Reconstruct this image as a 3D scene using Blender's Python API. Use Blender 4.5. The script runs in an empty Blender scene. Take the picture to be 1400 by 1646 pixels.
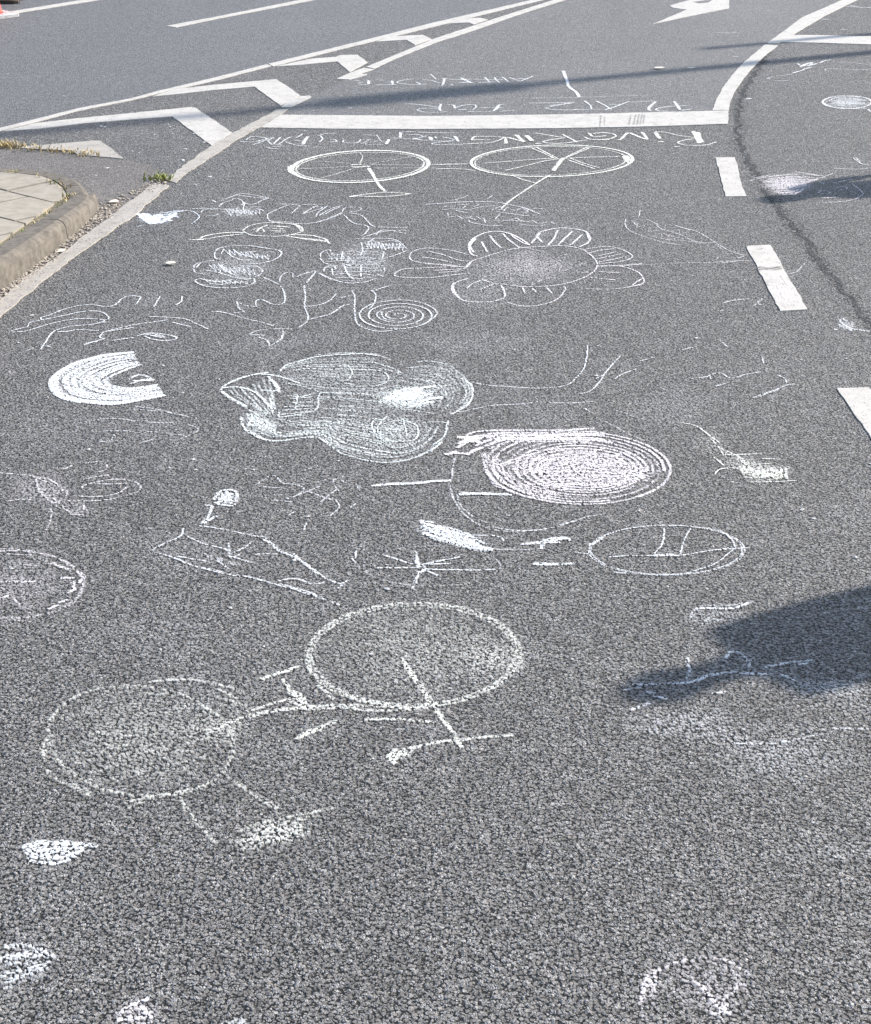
import bpy, bmesh, math, random
from mathutils import Vector, Matrix
rnd = random.Random(7)
R = math.radians
scene = bpy.context.scene
COL = scene.collection

# ------------------------------------------------------------------ camera, sky, sun, exposure
CAM_H = 2.2
PITCH = R(23.74)
FOC = 2840.0                      # focal length in photograph pixels (1400 wide)
cd = bpy.data.cameras.new("camera"); cam = bpy.data.objects.new("camera", cd); COL.objects.link(cam)
cd.sensor_fit = 'HORIZONTAL'; cd.sensor_width = 36.0; cd.lens = 36.0 * FOC / 1400.0
cd.clip_start = 0.05; cd.clip_end = 1500
cam.location = (0, 0, CAM_H); cam.rotation_euler = (R(90) - PITCH, 0, 0)
scene.camera = cam
SUN_EL, SUN_AZ = R(34), R(63)     # azimuth clockwise from +Y: the sun stands ahead and to the right
wd = bpy.data.worlds.new("World"); scene.world = wd; wd.use_nodes = True
nt = wd.node_tree; bg = nt.nodes["Background"]
sky = nt.nodes.new("ShaderNodeTexSky"); sky.sky_type = 'NISHITA'; sky.sun_disc = False
sky.sun_elevation = SUN_EL; sky.sun_rotation = SUN_AZ; sky.air_density = 1.0; sky.dust_density = 1.0
nt.links.new(sky.outputs[0], bg.inputs[0]); bg.inputs[1].default_value = 0.135
sl = bpy.data.lights.new("sun", 'SUN'); sl.energy = 4.3; sl.angle = R(1.0); sl.color = (1.0, 0.955, 0.90)
so = bpy.data.objects.new("sun", sl); COL.objects.link(so)
to_sun = Vector((math.sin(SUN_AZ)*math.cos(SUN_EL), math.cos(SUN_AZ)*math.cos(SUN_EL), math.sin(SUN_EL)))
so.rotation_euler = to_sun.to_track_quat('Z', 'Y').to_euler(); so.location = (20, 20, 20)
scene.view_settings.view_transform = 'Standard'; scene.view_settings.look = 'None'
scene.view_settings.exposure = 0.78; scene.view_settings.gamma = 1.0
scene.render.engine = 'CYCLES'
scene.cycles.transparent_max_bounces = 48

# ------------------------------------------------------------------ helpers
def P(x, y, z=0.0):
    """the place on the level z that the photograph shows at pixel (x, y)"""
    c, s = math.cos(PITCH), math.sin(PITCH)
    dx = (x - 700.0) / FOC; dy = -(y - 823.0) / FOC
    d = Vector((dx, c + dy * s, -s + dy * c))
    t = (z - CAM_H) / d.z
    return Vector((d.x * t, d.y * t, z))

def tag(o, label=None, cat=None, group=None, kind=None):
    if label: o['label'] = label
    if cat: o['category'] = cat
    if group: o['group'] = group
    if kind: o['kind'] = kind
    return o

def link(name, mesh, mat=None, parent=None):
    o = bpy.data.objects.new(name, mesh); COL.objects.link(o)
    if mat: mesh.materials.append(mat)
    if parent: o.parent = parent
    return o

def mesh_of(name, verts, faces, smooth=False):
    me = bpy.data.meshes.new(name); me.from_pydata([tuple(v) for v in verts], [], faces); me.update()
    if smooth:
        for p in me.polygons: p.use_smooth = True
    return me

def from_bm(name, bm, mat=None, parent=None, smooth=False):
    bmesh.ops.recalc_face_normals(bm, faces=bm.faces)
    me = bpy.data.meshes.new(name); bm.to_mesh(me); bm.free()
    if smooth:
        for p in me.polygons: p.use_smooth = True
    return link(name, me, mat, parent)

def empty(name, loc, rz=0):
    o = bpy.data.objects.new(name, None); COL.objects.link(o); o.location = loc; o.rotation_euler = (0, 0, rz)
    o.empty_display_size = .2
    return o

class N:
    """small node-graph writer"""
    def __init__(s, tree): s.t = tree; s.n = tree.nodes; s.l = tree.links
    def new(s, typ, **kw):
        n = s.n.new(typ)
        for k, v in kw.items(): setattr(n, k, v)
        return n
    def put(s, sock, v):
        if hasattr(v, 'node') or isinstance(v, bpy.types.NodeSocket): s.l.new(v, sock)
        else: sock.default_value = v
    def m(s, op, a, b=0.0, c=0.0, clamp=False):
        n = s.new('ShaderNodeMath', operation=op); n.use_clamp = clamp
        s.put(n.inputs[0], a); s.put(n.inputs[1], b); s.put(n.inputs[2], c)
        return n.outputs[0]
    def vm(s, op, a, b=(0, 0, 0)):
        n = s.new('ShaderNodeVectorMath', operation=op)
        s.put(n.inputs[0], a)
        if op == 'SCALE': s.put(n.inputs['Scale'], b)
        else: s.put(n.inputs[1], b)
        return n.outputs['Value'] if op in ('DOT_PRODUCT', 'LENGTH') else n.outputs[0]
    def mix(s, f, a, b):
        n = s.new('ShaderNodeMix', data_type='RGBA'); s.put(n.inputs[0], f); s.put(n.inputs[6], a); s.put(n.inputs[7], b)
        return n.outputs[2]
    def ss(s, v, a, b, lo=0.0, hi=1.0):
        n = s.new('ShaderNodeMapRange', interpolation_type='SMOOTHSTEP')
        s.put(n.inputs[0], v); s.put(n.inputs[1], a); s.put(n.inputs[2], b); s.put(n.inputs[3], lo); s.put(n.inputs[4], hi)
        return n.outputs[0]
    def noise(s, vec, scale, detail=2.0, rough=.5, out=0):
        n = s.new('ShaderNodeTexNoise'); s.put(n.inputs['Vector'], vec); n.inputs['Scale'].default_value = scale
        n.inputs['Detail'].default_value = detail; n.inputs['Roughness'].default_value = rough
        return n.outputs[out]

def c4(r, g=None, b=None):
    return (r, r, r, 1) if g is None else (r, g, b, 1)

# stone grain of the asphalt: one node group shared by the road and by the chalk that clings to its stone tops
def grain_group(name, scale):
    g = bpy.data.node_groups.new(name, 'ShaderNodeTree')
    g.interface.new_socket("Height", in_out='OUTPUT', socket_type='NodeSocketFloat')
    g.interface.new_socket("Tone", in_out='OUTPUT', socket_type='NodeSocketFloat')
    g.interface.new_socket("Top", in_out='OUTPUT', socket_type='NodeSocketFloat')
    q = N(g); out = q.new('NodeGroupOutput')
    pos = q.new('ShaderNodeNewGeometry').outputs['Position']
    flat = q.vm('MULTIPLY', pos, (1, 1, 0))
    warp = q.vm('SCALE', q.vm('SUBTRACT', q.noise(flat, scale * .9, 2, .6, 1), (.5, .5, .5)), .010 * 85 / scale)
    p = q.vm('ADD', flat, warp)
    def layer(sc, tilt_amt, off):
        pp = q.vm('ADD', p, off)
        v = q.new('ShaderNodeTexVoronoi', voronoi_dimensions='2D', feature='F1'); q.put(v.inputs['Vector'], pp); v.inputs['Scale'].default_value = sc
        cell = v.outputs['Color']; cp = v.outputs['Position']
        rel = q.vm('SCALE', q.vm('SUBTRACT', pp, cp), sc)
        sep = q.new('ShaderNodeSeparateColor'); q.put(sep.inputs[0], cell)
        tilt = q.vm('DOT_PRODUCT', rel, q.vm('MULTIPLY', q.vm('SUBTRACT', cell, (.5, .5, .5)), (2, 2, 0)))
        dome = q.ss(v.outputs['Distance'], .30, .58, 1.0, 0.0)
        h = q.m('MULTIPLY', dome, q.m('ADD', q.m('ADD', q.m('MULTIPLY', sep.outputs[2], .6), .4), q.m('MULTIPLY', tilt, tilt_amt)))
        return h, sep.outputs[0]
    h1, r1 = layer(scale * .74, 1.25, (0, 0, 0))
    h2, r2 = layer(scale * 1.35, 1.1, (3.17, 1.71, 0))
    h2 = q.m('MULTIPLY', h2, .85)
    hm = q.m('MAXIMUM', h1, h2)
    pick = q.m('GREATER_THAN', h1, h2)
    fine = q.noise(flat, scale * 3.2, 2, .6)
    med = q.noise(flat, scale * .9, 2, .55)
    lump = q.noise(flat, scale * .28, 2, .5)
    h = q.m('ADD', q.m('MULTIPLY', hm, .62), q.m('MULTIPLY', q.m('SUBTRACT', fine, .5), .30))
    h = q.m('ADD', h, q.m('MULTIPLY', q.m('SUBTRACT', med, .5), .75))
    low = q.m('ADD', h, .12)
    h = q.m('ADD', h, q.m('MULTIPLY', q.m('SUBTRACT', lump, .5), .6))
    q.put(out.inputs['Height'], h)
    tone = q.m('ADD', q.m('MULTIPLY', r1, pick), q.m('MULTIPLY', r2, q.m('SUBTRACT', 1.0, pick)))
    q.put(out.inputs['Tone'], tone)
    q.put(out.inputs['Top'], q.ss(low, .16, .58))
    return g
GRAIN = grain_group("asphalt_grain", 122.0)
GRAIN_FINE = grain_group("asphalt_grain_fine", 120.0)

def new_mat(name):
    m = bpy.data.materials.new(name); m.use_nodes = True
    q = N(m.node_tree); b = m.node_tree.nodes['Principled BSDF']
    return m, q, b

def asphalt(name, grp, lo, hi, binder, tint=(1, 1, 1), depth=.006, rough=.72, alpha_attr=False, blotch=.22, spec=.35):
    m, q, b = new_mat(name)
    g = q.new('ShaderNodeGroup'); g.node_tree = grp
    pos = q.new('ShaderNodeNewGeometry').outputs['Position']
    big = q.noise(pos, .9, 4, .6); mid = q.noise(pos, 7.0, 3, .6)
    tone = q.m('POWER', g.outputs['Tone'], 1.3)
    stone = q.mix(tone, c4(lo*tint[0], lo*tint[1], lo*tint[2]), c4(hi*tint[0], hi*tint[1], hi*tint[2]))
    warm = q.noise(pos, 60.0, 1, .5)
    stone = q.mix(q.ss(warm, .62, .74, 0, .30), stone, c4(.36, .31, .27))
    clump = q.m('ADD', q.m('MULTIPLY', q.noise(pos, 34.0, 2, .6), .6), q.m('MULTIPLY', q.noise(pos, 75.0, 2, .6), .4))
    stone = q.vm('SCALE', stone, q.ss(clump, 0.34, .66, .76, 1.28))
    col = q.mix(q.ss(g.outputs['Top'], .05, .60), c4(binder), stone)
    big = q.m('ADD', q.m('MULTIPLY', big, .6), q.m('MULTIPLY', q.noise(q.vm('MULTIPLY', pos, (1.3, .25, 1)), 1.0, 2, .5), .4))
    f = q.m('ADD', 1.0, q.m('MULTIPLY', q.m('ADD', q.m('SUBTRACT', big, .5), q.m('MULTIPLY', q.m('SUBTRACT', mid, .5), .6)), blotch * 2.2))
    mul = q.vm('SCALE', col, f)
    q.put(b.inputs['Base Color'], mul); b.inputs['Roughness'].default_value = rough
    b.inputs['Specular IOR Level'].default_value = spec
    bp = q.new('ShaderNodeBump'); bp.inputs['Strength'].default_value = 1.0; bp.inputs['Distance'].default_value = depth
    q.put(bp.inputs['Height'], g.outputs['Height']); q.put(b.inputs['Normal'], bp.outputs[0])
    if alpha_attr:
        at = q.new('ShaderNodeAttribute', attribute_name='den')
        n2 = q.noise(pos, 55.0, 4, .7)
        q.put(b.inputs['Alpha'], q.ss(q.m('ADD', q.m('MULTIPLY', at.outputs['Fac'], .75), q.m('MULTIPLY', q.m('SUBTRACT', n2, .5), 1.6)), .40, .55))
    return m

def chalk(name, col, gain=1.0):
    m, q, b = new_mat(name)
    g = q.new('ShaderNodeGroup'); g.node_tree = GRAIN
    pos = q.new('ShaderNodeNewGeometry').outputs['Position']
    at = q.new('ShaderNodeAttribute', attribute_name='den')
    h = q.m('ADD', q.m('MULTIPLY', g.outputs['Height'], .55), q.m('MULTIPLY', g.outputs['Top'], .45))
    n1 = q.noise(pos, 330.0, 2, .6); n2 = q.noise(pos, 22.0, 2, .5)
    h = q.m('ADD', h, q.m('MULTIPLY', q.m('SUBTRACT', n1, .5), .7))
    h = q.m('ADD', h, q.m('MULTIPLY', q.m('SUBTRACT', n2, .5), .35))
    d = q.m('MULTIPLY', at.outputs['Fac'], gain)
    thr = q.m('SUBTRACT', .86, q.m('MULTIPLY', d, .92))
    a = q.ss(h, q.m('SUBTRACT', thr, .22), q.m('ADD', thr, .22))
    a = q.m('MULTIPLY', a, q.ss(d, .0, .85, .14, .97)); a = q.m('MULTIPLY', a, q.ss(d, .0, .10, 0, 1))
    q.put(b.inputs['Alpha'], a)
    q.put(b.inputs['Base Color'], col); b.inputs['Roughness'].default_value = .95; b.inputs['Specular IOR Level'].default_value = .1
    bp = q.new('ShaderNodeBump'); bp.inputs['Strength'].default_value = .6; bp.inputs['Distance'].default_value = .004
    q.put(bp.inputs['Height'], g.outputs['Height']); q.put(b.inputs['Normal'], bp.outputs[0])
    return m

def paint(name, col, dirt, wear=.10, rough=.6):
    m, q, b = new_mat(name)
    pos = q.new('ShaderNodeNewGeometry').outputs['Position']
    n = q.noise(pos, 9.0, 5, .65); f = q.noise(pos, 120.0, 3, .7)
    str_ = q.noise(q.vm('MULTIPLY', pos, (3, 40, 1)), 1.0, 3, .6)
    d = q.m('ADD', q.m('MULTIPLY', q.ss(n, .42, .72), .5), q.m('MULTIPLY', q.ss(f, .45, .75), .5))
    d = q.m('ADD', d, q.m('MULTIPLY', q.ss(str_, .55, .8), .35), clamp=True)
    base = q.mix(d, c4(*col), c4(*dirt))
    g = q.new('ShaderNodeGroup'); g.node_tree = GRAIN
    chip = q.ss(q.m('ADD', q.m('MULTIPLY', g.outputs['Top'], .45), q.m('MULTIPLY', q.noise(pos, 30.0, 4, .7), .9)), .26 + wear, .34 + wear)
    base = q.mix(chip, c4(.13), base)
    q.put(b.inputs['Base Color'], base); b.inputs['Roughness'].default_value = rough
    bp = q.new('ShaderNodeBump'); bp.inputs['Strength'].default_value = .5; bp.inputs['Distance'].default_value = .003
    q.put(bp.inputs['Height'], q.m('ADD', q.m('MULTIPLY', g.outputs['Height'], .35), f)); q.put(b.inputs['Normal'], bp.outputs[0])
    return m

def simple(name, col, col2=None, scale=40, rough=.7, bump=.002, metal=0, detail=4):
    m, q, b = new_mat(name)
    tc = q.new('ShaderNodeTexCoord').outputs['Object']
    n = q.noise(tc, scale, detail, .65)
    col2 = col2 or tuple(c * .6 for c in col)
    q.put(b.inputs['Base Color'], q.mix(q.ss(n, .3, .7), c4(*col), c4(*col2)))
    b.inputs['Roughness'].default_value = rough; b.inputs['Metallic'].default_value = metal
    bp = q.new('ShaderNodeBump'); bp.inputs['Strength'].default_value = .7; bp.inputs['Distance'].default_value = bump
    q.put(bp.inputs['Height'], n); q.put(b.inputs['Normal'], bp.outputs[0])
    return m

M_ROAD = asphalt("asphalt_far", GRAIN_FINE, .09, .36, .03, (1.04, 1.0, .98), depth=.0090, rough=.58, blotch=.16, spec=.5)
M_TURN = asphalt("asphalt_turning_lane", GRAIN_FINE, .10, .40, .025, (1.06, 1.0, .95), depth=.0100, rough=.60, blotch=.2, spec=.5)
M_LANE = asphalt("asphalt_lane", GRAIN, .09, .50, .007, (1.06, 1.0, .945), depth=.0165, rough=.66)
M_APRON = asphalt("asphalt_apron", GRAIN_FINE, .13, .26, .08, (1.10, .99, .89), depth=.0040, rough=.85, blotch=.3)
M_SEAM = asphalt("ravelled_joint", GRAIN, .05, .27, .005, (1, 1, 1), depth=.03, rough=.8, alpha_attr=True)
M_PAINT = paint("road_paint", (.575, .535, .475), (.38, .35, .305))
M_PAINT_OLD = paint("road_paint_dusty", (.46, .415, .355), (.28, .245, .20), wear=.14)
CHALK = {'w': chalk("chalk_white", c4(.86, .87, .87)), 'y': chalk("chalk_cream", c4(.88, .88, .80)),
         'p': chalk("chalk_pink", c4(.89, .835, .84)), 'g': chalk("chalk_mint", c4(.84, .875, .85)),
         'b': chalk("chalk_pale_blue", c4(.80, .85, .90)), 'k': chalk("rubber_scuff", c4(.20, .20, .20))}

# ------------------------------------------------------------------ ground sheets
def sheet(name, pts, z, mat, div=None):
    me = mesh_of(name, [(p.x, p.y, z) for p in pts], [tuple(range(len(pts)))])
    if me.polygons[0].normal.z < 0:
        me = mesh_of(name, [(p.x, p.y, z) for p in reversed(pts)], [tuple(range(len(pts)))])
    return link(name, me, mat)

tag(sheet("road", [Vector(p) for p in ((-300, -100, 0), (300, -100, 0), (300, 500, 0), (-300, 500, 0))], 0.0, M_ROAD), kind='structure')
A = P(0, 210); B = P(700, 40); dr = (B - A).normalized()
tag(sheet("lane_surface", [A - dr * 60, B + dr * 90, Vector((160, 60, 0)), Vector((160, -60, 0)), Vector((-60, -60, 0))], 0.004, M_LANE), kind='structure')
Z0 = 0.004
tag(sheet("turning_lane_surface", [P(x, y) for x, y in ((440, 196), (458, 176), (520, 146), (600, 110), (700, 67), (827, 24), (905, 0), (1010, -36), (1130, -70), (1400, -80), (1454, -32), (1368, 0), (1300, 30), (1262, 56), (1205, 102), (1165, 155), (1158, 190), (800, 200))], 0.0047, M_TURN), kind='structure')
apron_px = [(-300, 232), (-100, 235), (0, 239), (30, 241), (60, 244), (115, 249), (160, 255), (200, 259), (232, 265), (252, 273), (268, 290), (247, 300), (195, 339), (100, 411), (50, 445), (0, 488), (-300, 745)]
tag(sheet("gutter_apron", [P(x, y) for x, y in apron_px], 0.008, M_APRON), kind='structure')

# ------------------------------------------------------------------ painted markings (thin thermoplastic slabs)
def slab(name, px, mat, z0=Z0, t=.004, jit=.003, step=.05, parent=None):
    g = [P(x, y) for x, y in px]; out = []
    for i, a in enumerate(g):
        b = g[(i + 1) % len(g)]; n = max(1, int((b - a).length / step)); d = (b - a)
        nn = Vector((-d.y, d.x, 0)).normalized() if d.length > 1e-6 else Vector((0, 0, 0))
        for k in range(n):
            p = a + d * (k / n)
            if k: p = p + nn * rnd.uniform(-jit, jit)
            out.append(p)
    n = len(out)
    vs = [(p.x, p.y, z0 + t) for p in out] + [(p.x, p.y, z0 - .002) for p in out]
    fs = [tuple(range(n))] + [(i, i + n, (i + 1) % n + n, (i + 1) % n) for i in range(n)]
    bm = bmesh.new(); bv = [bm.verts.new(v) for v in vs]
    for f in fs: bm.faces.new([bv[i] for i in f])
    bmesh.ops.triangulate(bm, faces=[f for f in bm.faces if len(f.verts) > 4])
    o = from_bm(name, bm, mat, parent)
    return o

def mark(px, label, cat, group=None, mat=None, name="road_marking", **k):
    return tag(slab(name, px, mat or M_PAINT, **k), label, cat, group)

mark([(-60, 224), (0, 207.5), (50, 195), (125, 176), (210, 160), (250, 149), (350, 125), (429, 105), (436, 107.5), (350, 130), (250, 153), (210, 163), (125, 180), (50, 200), (0, 212), (-60, 229)],
     "long thin white edge line bordering the hatched area, near stretch at left", "edge line", "white edge lines", name="edge_line")
mark([(432, 104), (550, 75), (700, 37), (860, 0), (960, -26), (980, -26), (877, 0), (700, 43.5), (550, 80), (439, 108)],
     "thin white upper edge line of the hatched area running off the top of the frame", "edge line", "white edge lines", name="edge_line")
mark([(589, 109), (700, 63), (760, 43), (827, 21), (897, -1), (960, -20), (978, -20), (912, 0), (827, 27), (765, 49), (700, 70), (640, 94), (601, 112)],
     "thin white lower edge line closing the hatched area towards the turning lane", "edge line", "white edge lines", name="edge_line")
mark([(541, 128.5), (562, 119), (585, 110.5), (601, 113), (578, 121), (590, 120.5), (588, 122.5), (562, 129.5)],
     "short torn white line fragment below the hatched area tip", "edge line", "white edge lines", name="edge_line")
mark([(452, 174), (465, 163), (482, 156.5), (498, 155.5), (500.5, 157.5), (490, 163), (467, 174)],
     "small rounded white line fragment just above the stop line's left end", "edge line", "white edge lines", name="edge_line")
mark([(265, 291), (300, 265), (337, 238), (372, 217), (410, 197), (445, 178), (463, 177), (452, 187), (418, 206), (400, 215), (375, 230), (350, 248), (322, 266), (300, 280), (283, 296)],
     "white lane edge line slanting from the weed up to the stop line", "edge line", "white edge lines", mat=M_PAINT_OLD, name="edge_line", jit=.007, z0=.0042)
mark([(-260, 680), (0, 486), (50, 443), (100, 410), (195, 337), (248, 298), (272, 301), (212, 352), (162, 386), (125, 412), (87, 441), (0, 513), (-260, 730)],
     "dusty white lane edge line beside the kerb of the paved island", "edge line", "white edge lines", mat=M_PAINT_OLD, name="edge_line", z0=.0075, jit=.007)
chev = [([(24, 240), (100, 233.5), (150, 229), (162, 229.5), (182, 244), (199, 258.5), (160, 255), (125, 251.5), (115, 245), (50, 242)], "partly buried white chevron nearest the paved island"),
        ([(4, 212.8), (60, 199.5), (125, 192), (207, 184), (307, 174), (314, 175), (350, 199), (373, 215), (341, 236.5), (277, 189), (135, 200), (60, 209)], "largest white chevron above the island, second from the left"),
        ([(246, 156.8), (260, 152), (287, 144.5), (350, 137.5), (444, 129), (463, 141), (482, 155), (451, 171.5), (409, 141), (350, 146)], "white chevron in the middle of the hatched area above the stop line's left end"),
        ([(442, 108.6), (500, 96), (540, 93), (547, 90), (575, 89.5), (591, 102), (562, 117.5), (542, 100.5), (475, 106.5)], "white chevron beside the torn line fragment, fourth from the left"),
        ([(604, 68.5), (630, 60), (680, 57.5), (694, 64.5), (667, 74), (654, 65.5)], "small white chevron, second farthest in the hatched area"),
        ([(722, 39), (752, 30.5), (772, 30), (784, 33), (761, 40.5), (754, 37.5)], "tiniest white chevron squeezed in the narrow tip of the hatched area")]
for px, lab in chev:
    mark(px, lab, "chevron marking", "white chevrons of the hatched area", name="chevron_marking", mat=M_PAINT_OLD if 'buried' in lab else M_PAINT, z0=.0083 if 'buried' in lab else .0041)
mark([(452, 186.5), (700, 188.5), (900, 186), (1050, 182.5), (1171, 179.5), (1170, 201), (1050, 205), (900, 208), (700, 209.5), (550, 209), (419, 207)],
     "broad white stop line across the turning lane with grey tyre scuffs", "stop line", name="stop_line", z0=.0046)
mark([(1145, 179.2), (1151, 163), (1160, 145), (1175, 124), (1195, 102), (1230, 73), (1250, 74.5), (1225, 95), (1210, 110), (1194, 129), (1182, 147), (1174, 163), (1171, 179)],
     "curved white lane line rising from the stop line's right end", "lane line", name="lane_line", z0=.0043)
mark([(1232, 71.5), (1262, 50), (1290, 29), (1357, 0), (1440, -32), (1468, -32), (1380, 0), (1325, 27), (1275, 57), (1252, 71)],
     "white lane line continuing to the top right corner of the frame", "lane line", name="lane_line", z0=.0049)
mark([(1262, 58), (1320, 58), (1400, 60), (1700, 66), (1700, 82), (1400, 73), (1320, 70.5), (1256, 69)],
     "white cross line leaving the frame at right below the top corner", "lane line", name="lane_line", z0=.0045)
mark([(1049, 40), (1104, 17), (1082, 14), (1076, 10.5), (1116, -1), (1142, -10), (1150, -4), (1146, 0), (1112, 4.5), (1124, 7), (1138, 5.5), (1152, -3), (1160, -16), (1172, -16), (1172, 14.5), (1110, 27)],
     "white direction arrow painted on the lane at the top edge", "road arrow", name="direction_arrow")
mark([(15, 19.5), (150, -2.5), (260, -20), (270, -18), (158, 0.5), (16, 23.5)], "thin white line beside the traffic cone", "lane line", name="lane_line", z0=.0005)
mark([(267, 42.5), (350, 27), (490, -1), (600, -24), (612, -23), (502, 1), (350, 30.5), (283, 44.5)],
     "thin white dash on the far carriageway at top", "lane line", name="lane_line", z0=.0005)
for px, lab in (([(1150, 255), (1181, 255), (1186, 272), (1192, 300), (1200, 317.5), (1166, 318)], "short white dash of the broken line nearest the stop line"),
                ([(1199, 397.5), (1238, 396), (1297.5, 500), (1254, 502.5)], "white dash of the broken line with cracks and pink chalk smudges"),
                ([(1345, 627), (1396, 625.5), (1530, 800), (1468, 805)], "nearest white dash of the broken line, cut by the right edge")):
    mark(px, lab, "lane dash", "dashes of the broken lane line", name="lane_dash")

# ravelled joint between the two lanes on the right
def band(name, path, width, mat, z, dens=1.0, nacross=7):
    g = [P(x, y) for x, y in path]; pts = []
    for a, b in zip(g, g[1:]):
        n = max(1, int((b - a).length / .06))
        pts += [a + (b - a) * (k / n) for k in range(n)]
    pts.append(g[-1]); vs = []; den = []; fs = []
    for i, p in enumerate(pts):
        t = (pts[min(i+1, len(pts)-1)] - pts[max(i-1, 0)]).normalized(); nn = Vector((-t.y, t.x, 0))
        c = rnd.uniform(-.02, .02); wv = width * rnd.uniform(.6, 1.25)
        for k in range(nacross):
            u = k / (nacross - 1) * 2 - 1
            vs.append(p + nn * (u * wv / 2 + c) + Vector((0, 0, z))); den.append(dens * (1 - u * u))
    for i in range(len(pts) - 1):
        for k in range(nacross - 1):
            a = i * nacross + k; fs.append((a, a + 1, a + 1 + nacross, a + nacross))
    me = mesh_of(name, vs, fs); at = me.attributes.new('den', 'FLOAT', 'POINT'); at.data.foreach_set('value', den)
    return link(name, me, mat)
SEAM_PATH = [(1238, 80), (1218, 110), (1196, 145), (1186, 180), (1186, 215), (1196, 250), (1212, 278), (1232, 310), (1266, 352), (1304, 402), (1343, 452), (1380, 500), (1420, 546), (1500, 640), (1640, 790)]
tag(band("pavement_joint", SEAM_PATH, .20, M_SEAM, .0046, .52), kind='structure')
tag(band("pavement_crack", SEAM_PATH, .045, M_SEAM, .0050, 1.05, 5), kind='structure')

# ------------------------------------------------------------------ paved traffic island
M_KERB = simple("kerb_concrete", (.19, .163, .13), (.10, .086, .068), 24, .9, .0012)
M_SLAB = simple("paving_concrete", (.39, .345, .28), (.30, .265, .21), 14, .9, .002)
M_BED = simple("joint_soil", (.13, .11, .08), (.20, .18, .12), 60, 1, .004)
near = [(-400, 790), (-150, 585), (-60, 517), (0, 472), (50, 437), (100, 398), (138, 364), (154, 347), (159, 333)]
far = [(150, 313), (145, 302), (133, 290), (112, 280), (80, 273), (40, 269), (0, 267), (-100, 264), (-300, 262)]
KH = [.125, .125, .125, .125, .12, .11, .095, .085, .08] + [.08] * 9
base = [P(x, y) for x, y in near] + [P(x, y, .08) for x, y in far]
for p in base: p.z = 0
isl_c = P(40, 340)
def smooth_path(pts, hs, step):
    out = []
    n = len(pts)
    for i in range(n - 1):
        p0, p1, p2, p3 = pts[max(i-1, 0)], pts[i], pts[i+1], pts[min(i+2, n-1)]
        k = max(1, int((p2 - p1).length / step))
        for j in range(k):
            t = j / k
            q = .5 * ((2*p1) + (p2-p0)*t + (2*p0-5*p1+4*p2-p3)*t*t + (3*p1-p0-3*p2+p3)*t**3)
            out.append((q, hs[i] + (hs[i+1]-hs[i]) * t))
    out.append((pts[-1], hs[-1])); return out
path = smooth_path(base, KH, .08)
# inward normals
def inward(i):
    a = path[max(i-1, 0)][0]; b = path[min(i+1, len(path)-1)][0]; t = (b - a).normalized()
    n = Vector((-t.y, t.x, 0)); c = path[i][0]
    return n if n.dot(isl_c - c) > 0 else -n
island = empty("traffic_island", isl_c)
tag(island, "paved traffic island with concrete kerb at the left edge of the picture", "traffic island")
acc = 0; start = 0; stones = []
for i in range(1, len(path)):
    acc += (path[i][0] - path[i-1][0]).length
    if acc > .95 or i == len(path) - 1:
        stones.append((start, i)); start = i; acc = 0
KW = .13
inner = [path[i][0] + inward(i) * KW for i in range(len(path))]
for a, b in stones:
    prof = []
    for i in range(a, b + 1):
        p, h = path[i]; n = inward(i)
        shift = Vector((0, 0, 0))
        if i == a: shift = (path[min(a+1, len(path)-1)][0] - p).normalized() * .004
        if i == b: shift = (path[b-1][0] - p).normalized() * .004
        q = p + shift
        prof.append([q + Vector((0, 0, -.02)), q + n*.010 + Vector((0, 0, h-.035)), q + n*.022 + Vector((0, 0, h-.012)), q + n*.045 + Vector((0, 0, h)), q + n*(KW-.004) + Vector((0, 0, h)), q + n*KW + Vector((0, 0, -.02))])
    vs = [v - isl_c for r in prof for v in r]; m6 = 6; fs = []
    for r in range(len(prof) - 1):
        for k in range(m6):
            fs.append((r*m6+k, r*m6+(k+1) % m6, (r+1)*m6+(k+1) % m6, (r+1)*m6+k))
    fs.append(tuple(range(m6))); fs.append(tuple((len(prof)-1)*m6 + k for k in range(m6)))
    bm = bmesh.new(); bv = [bm.verts.new(v) for v in vs]
    for f in fs: bm.faces.new([bv[i] for i in f])
    from_bm("kerb_stone", bm, M_KERB, island)
PZ = .085
bedpts = [Vector((p.x, p.y, 0)) for p in inner] + [P(-1500, 300), P(-1500, 700)]
def top_z(p):   # paving rises from the nose to the near kerb
    return .079 + .040 * max(0, min(1, (P(154, 347) - p).dot((P(154, 347) - P(0, 472)).normalized()) / 2.2))
bm = bmesh.new()
bv = [bm.verts.new((p.x - isl_c.x, p.y - isl_c.y, top_z(p) - .012)) for p in bedpts]
f = bm.faces.new(bv); bmesh.ops.triangulate(bm, faces=[f])
from_bm("paving_bed", bm, M_BED, island)
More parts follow.
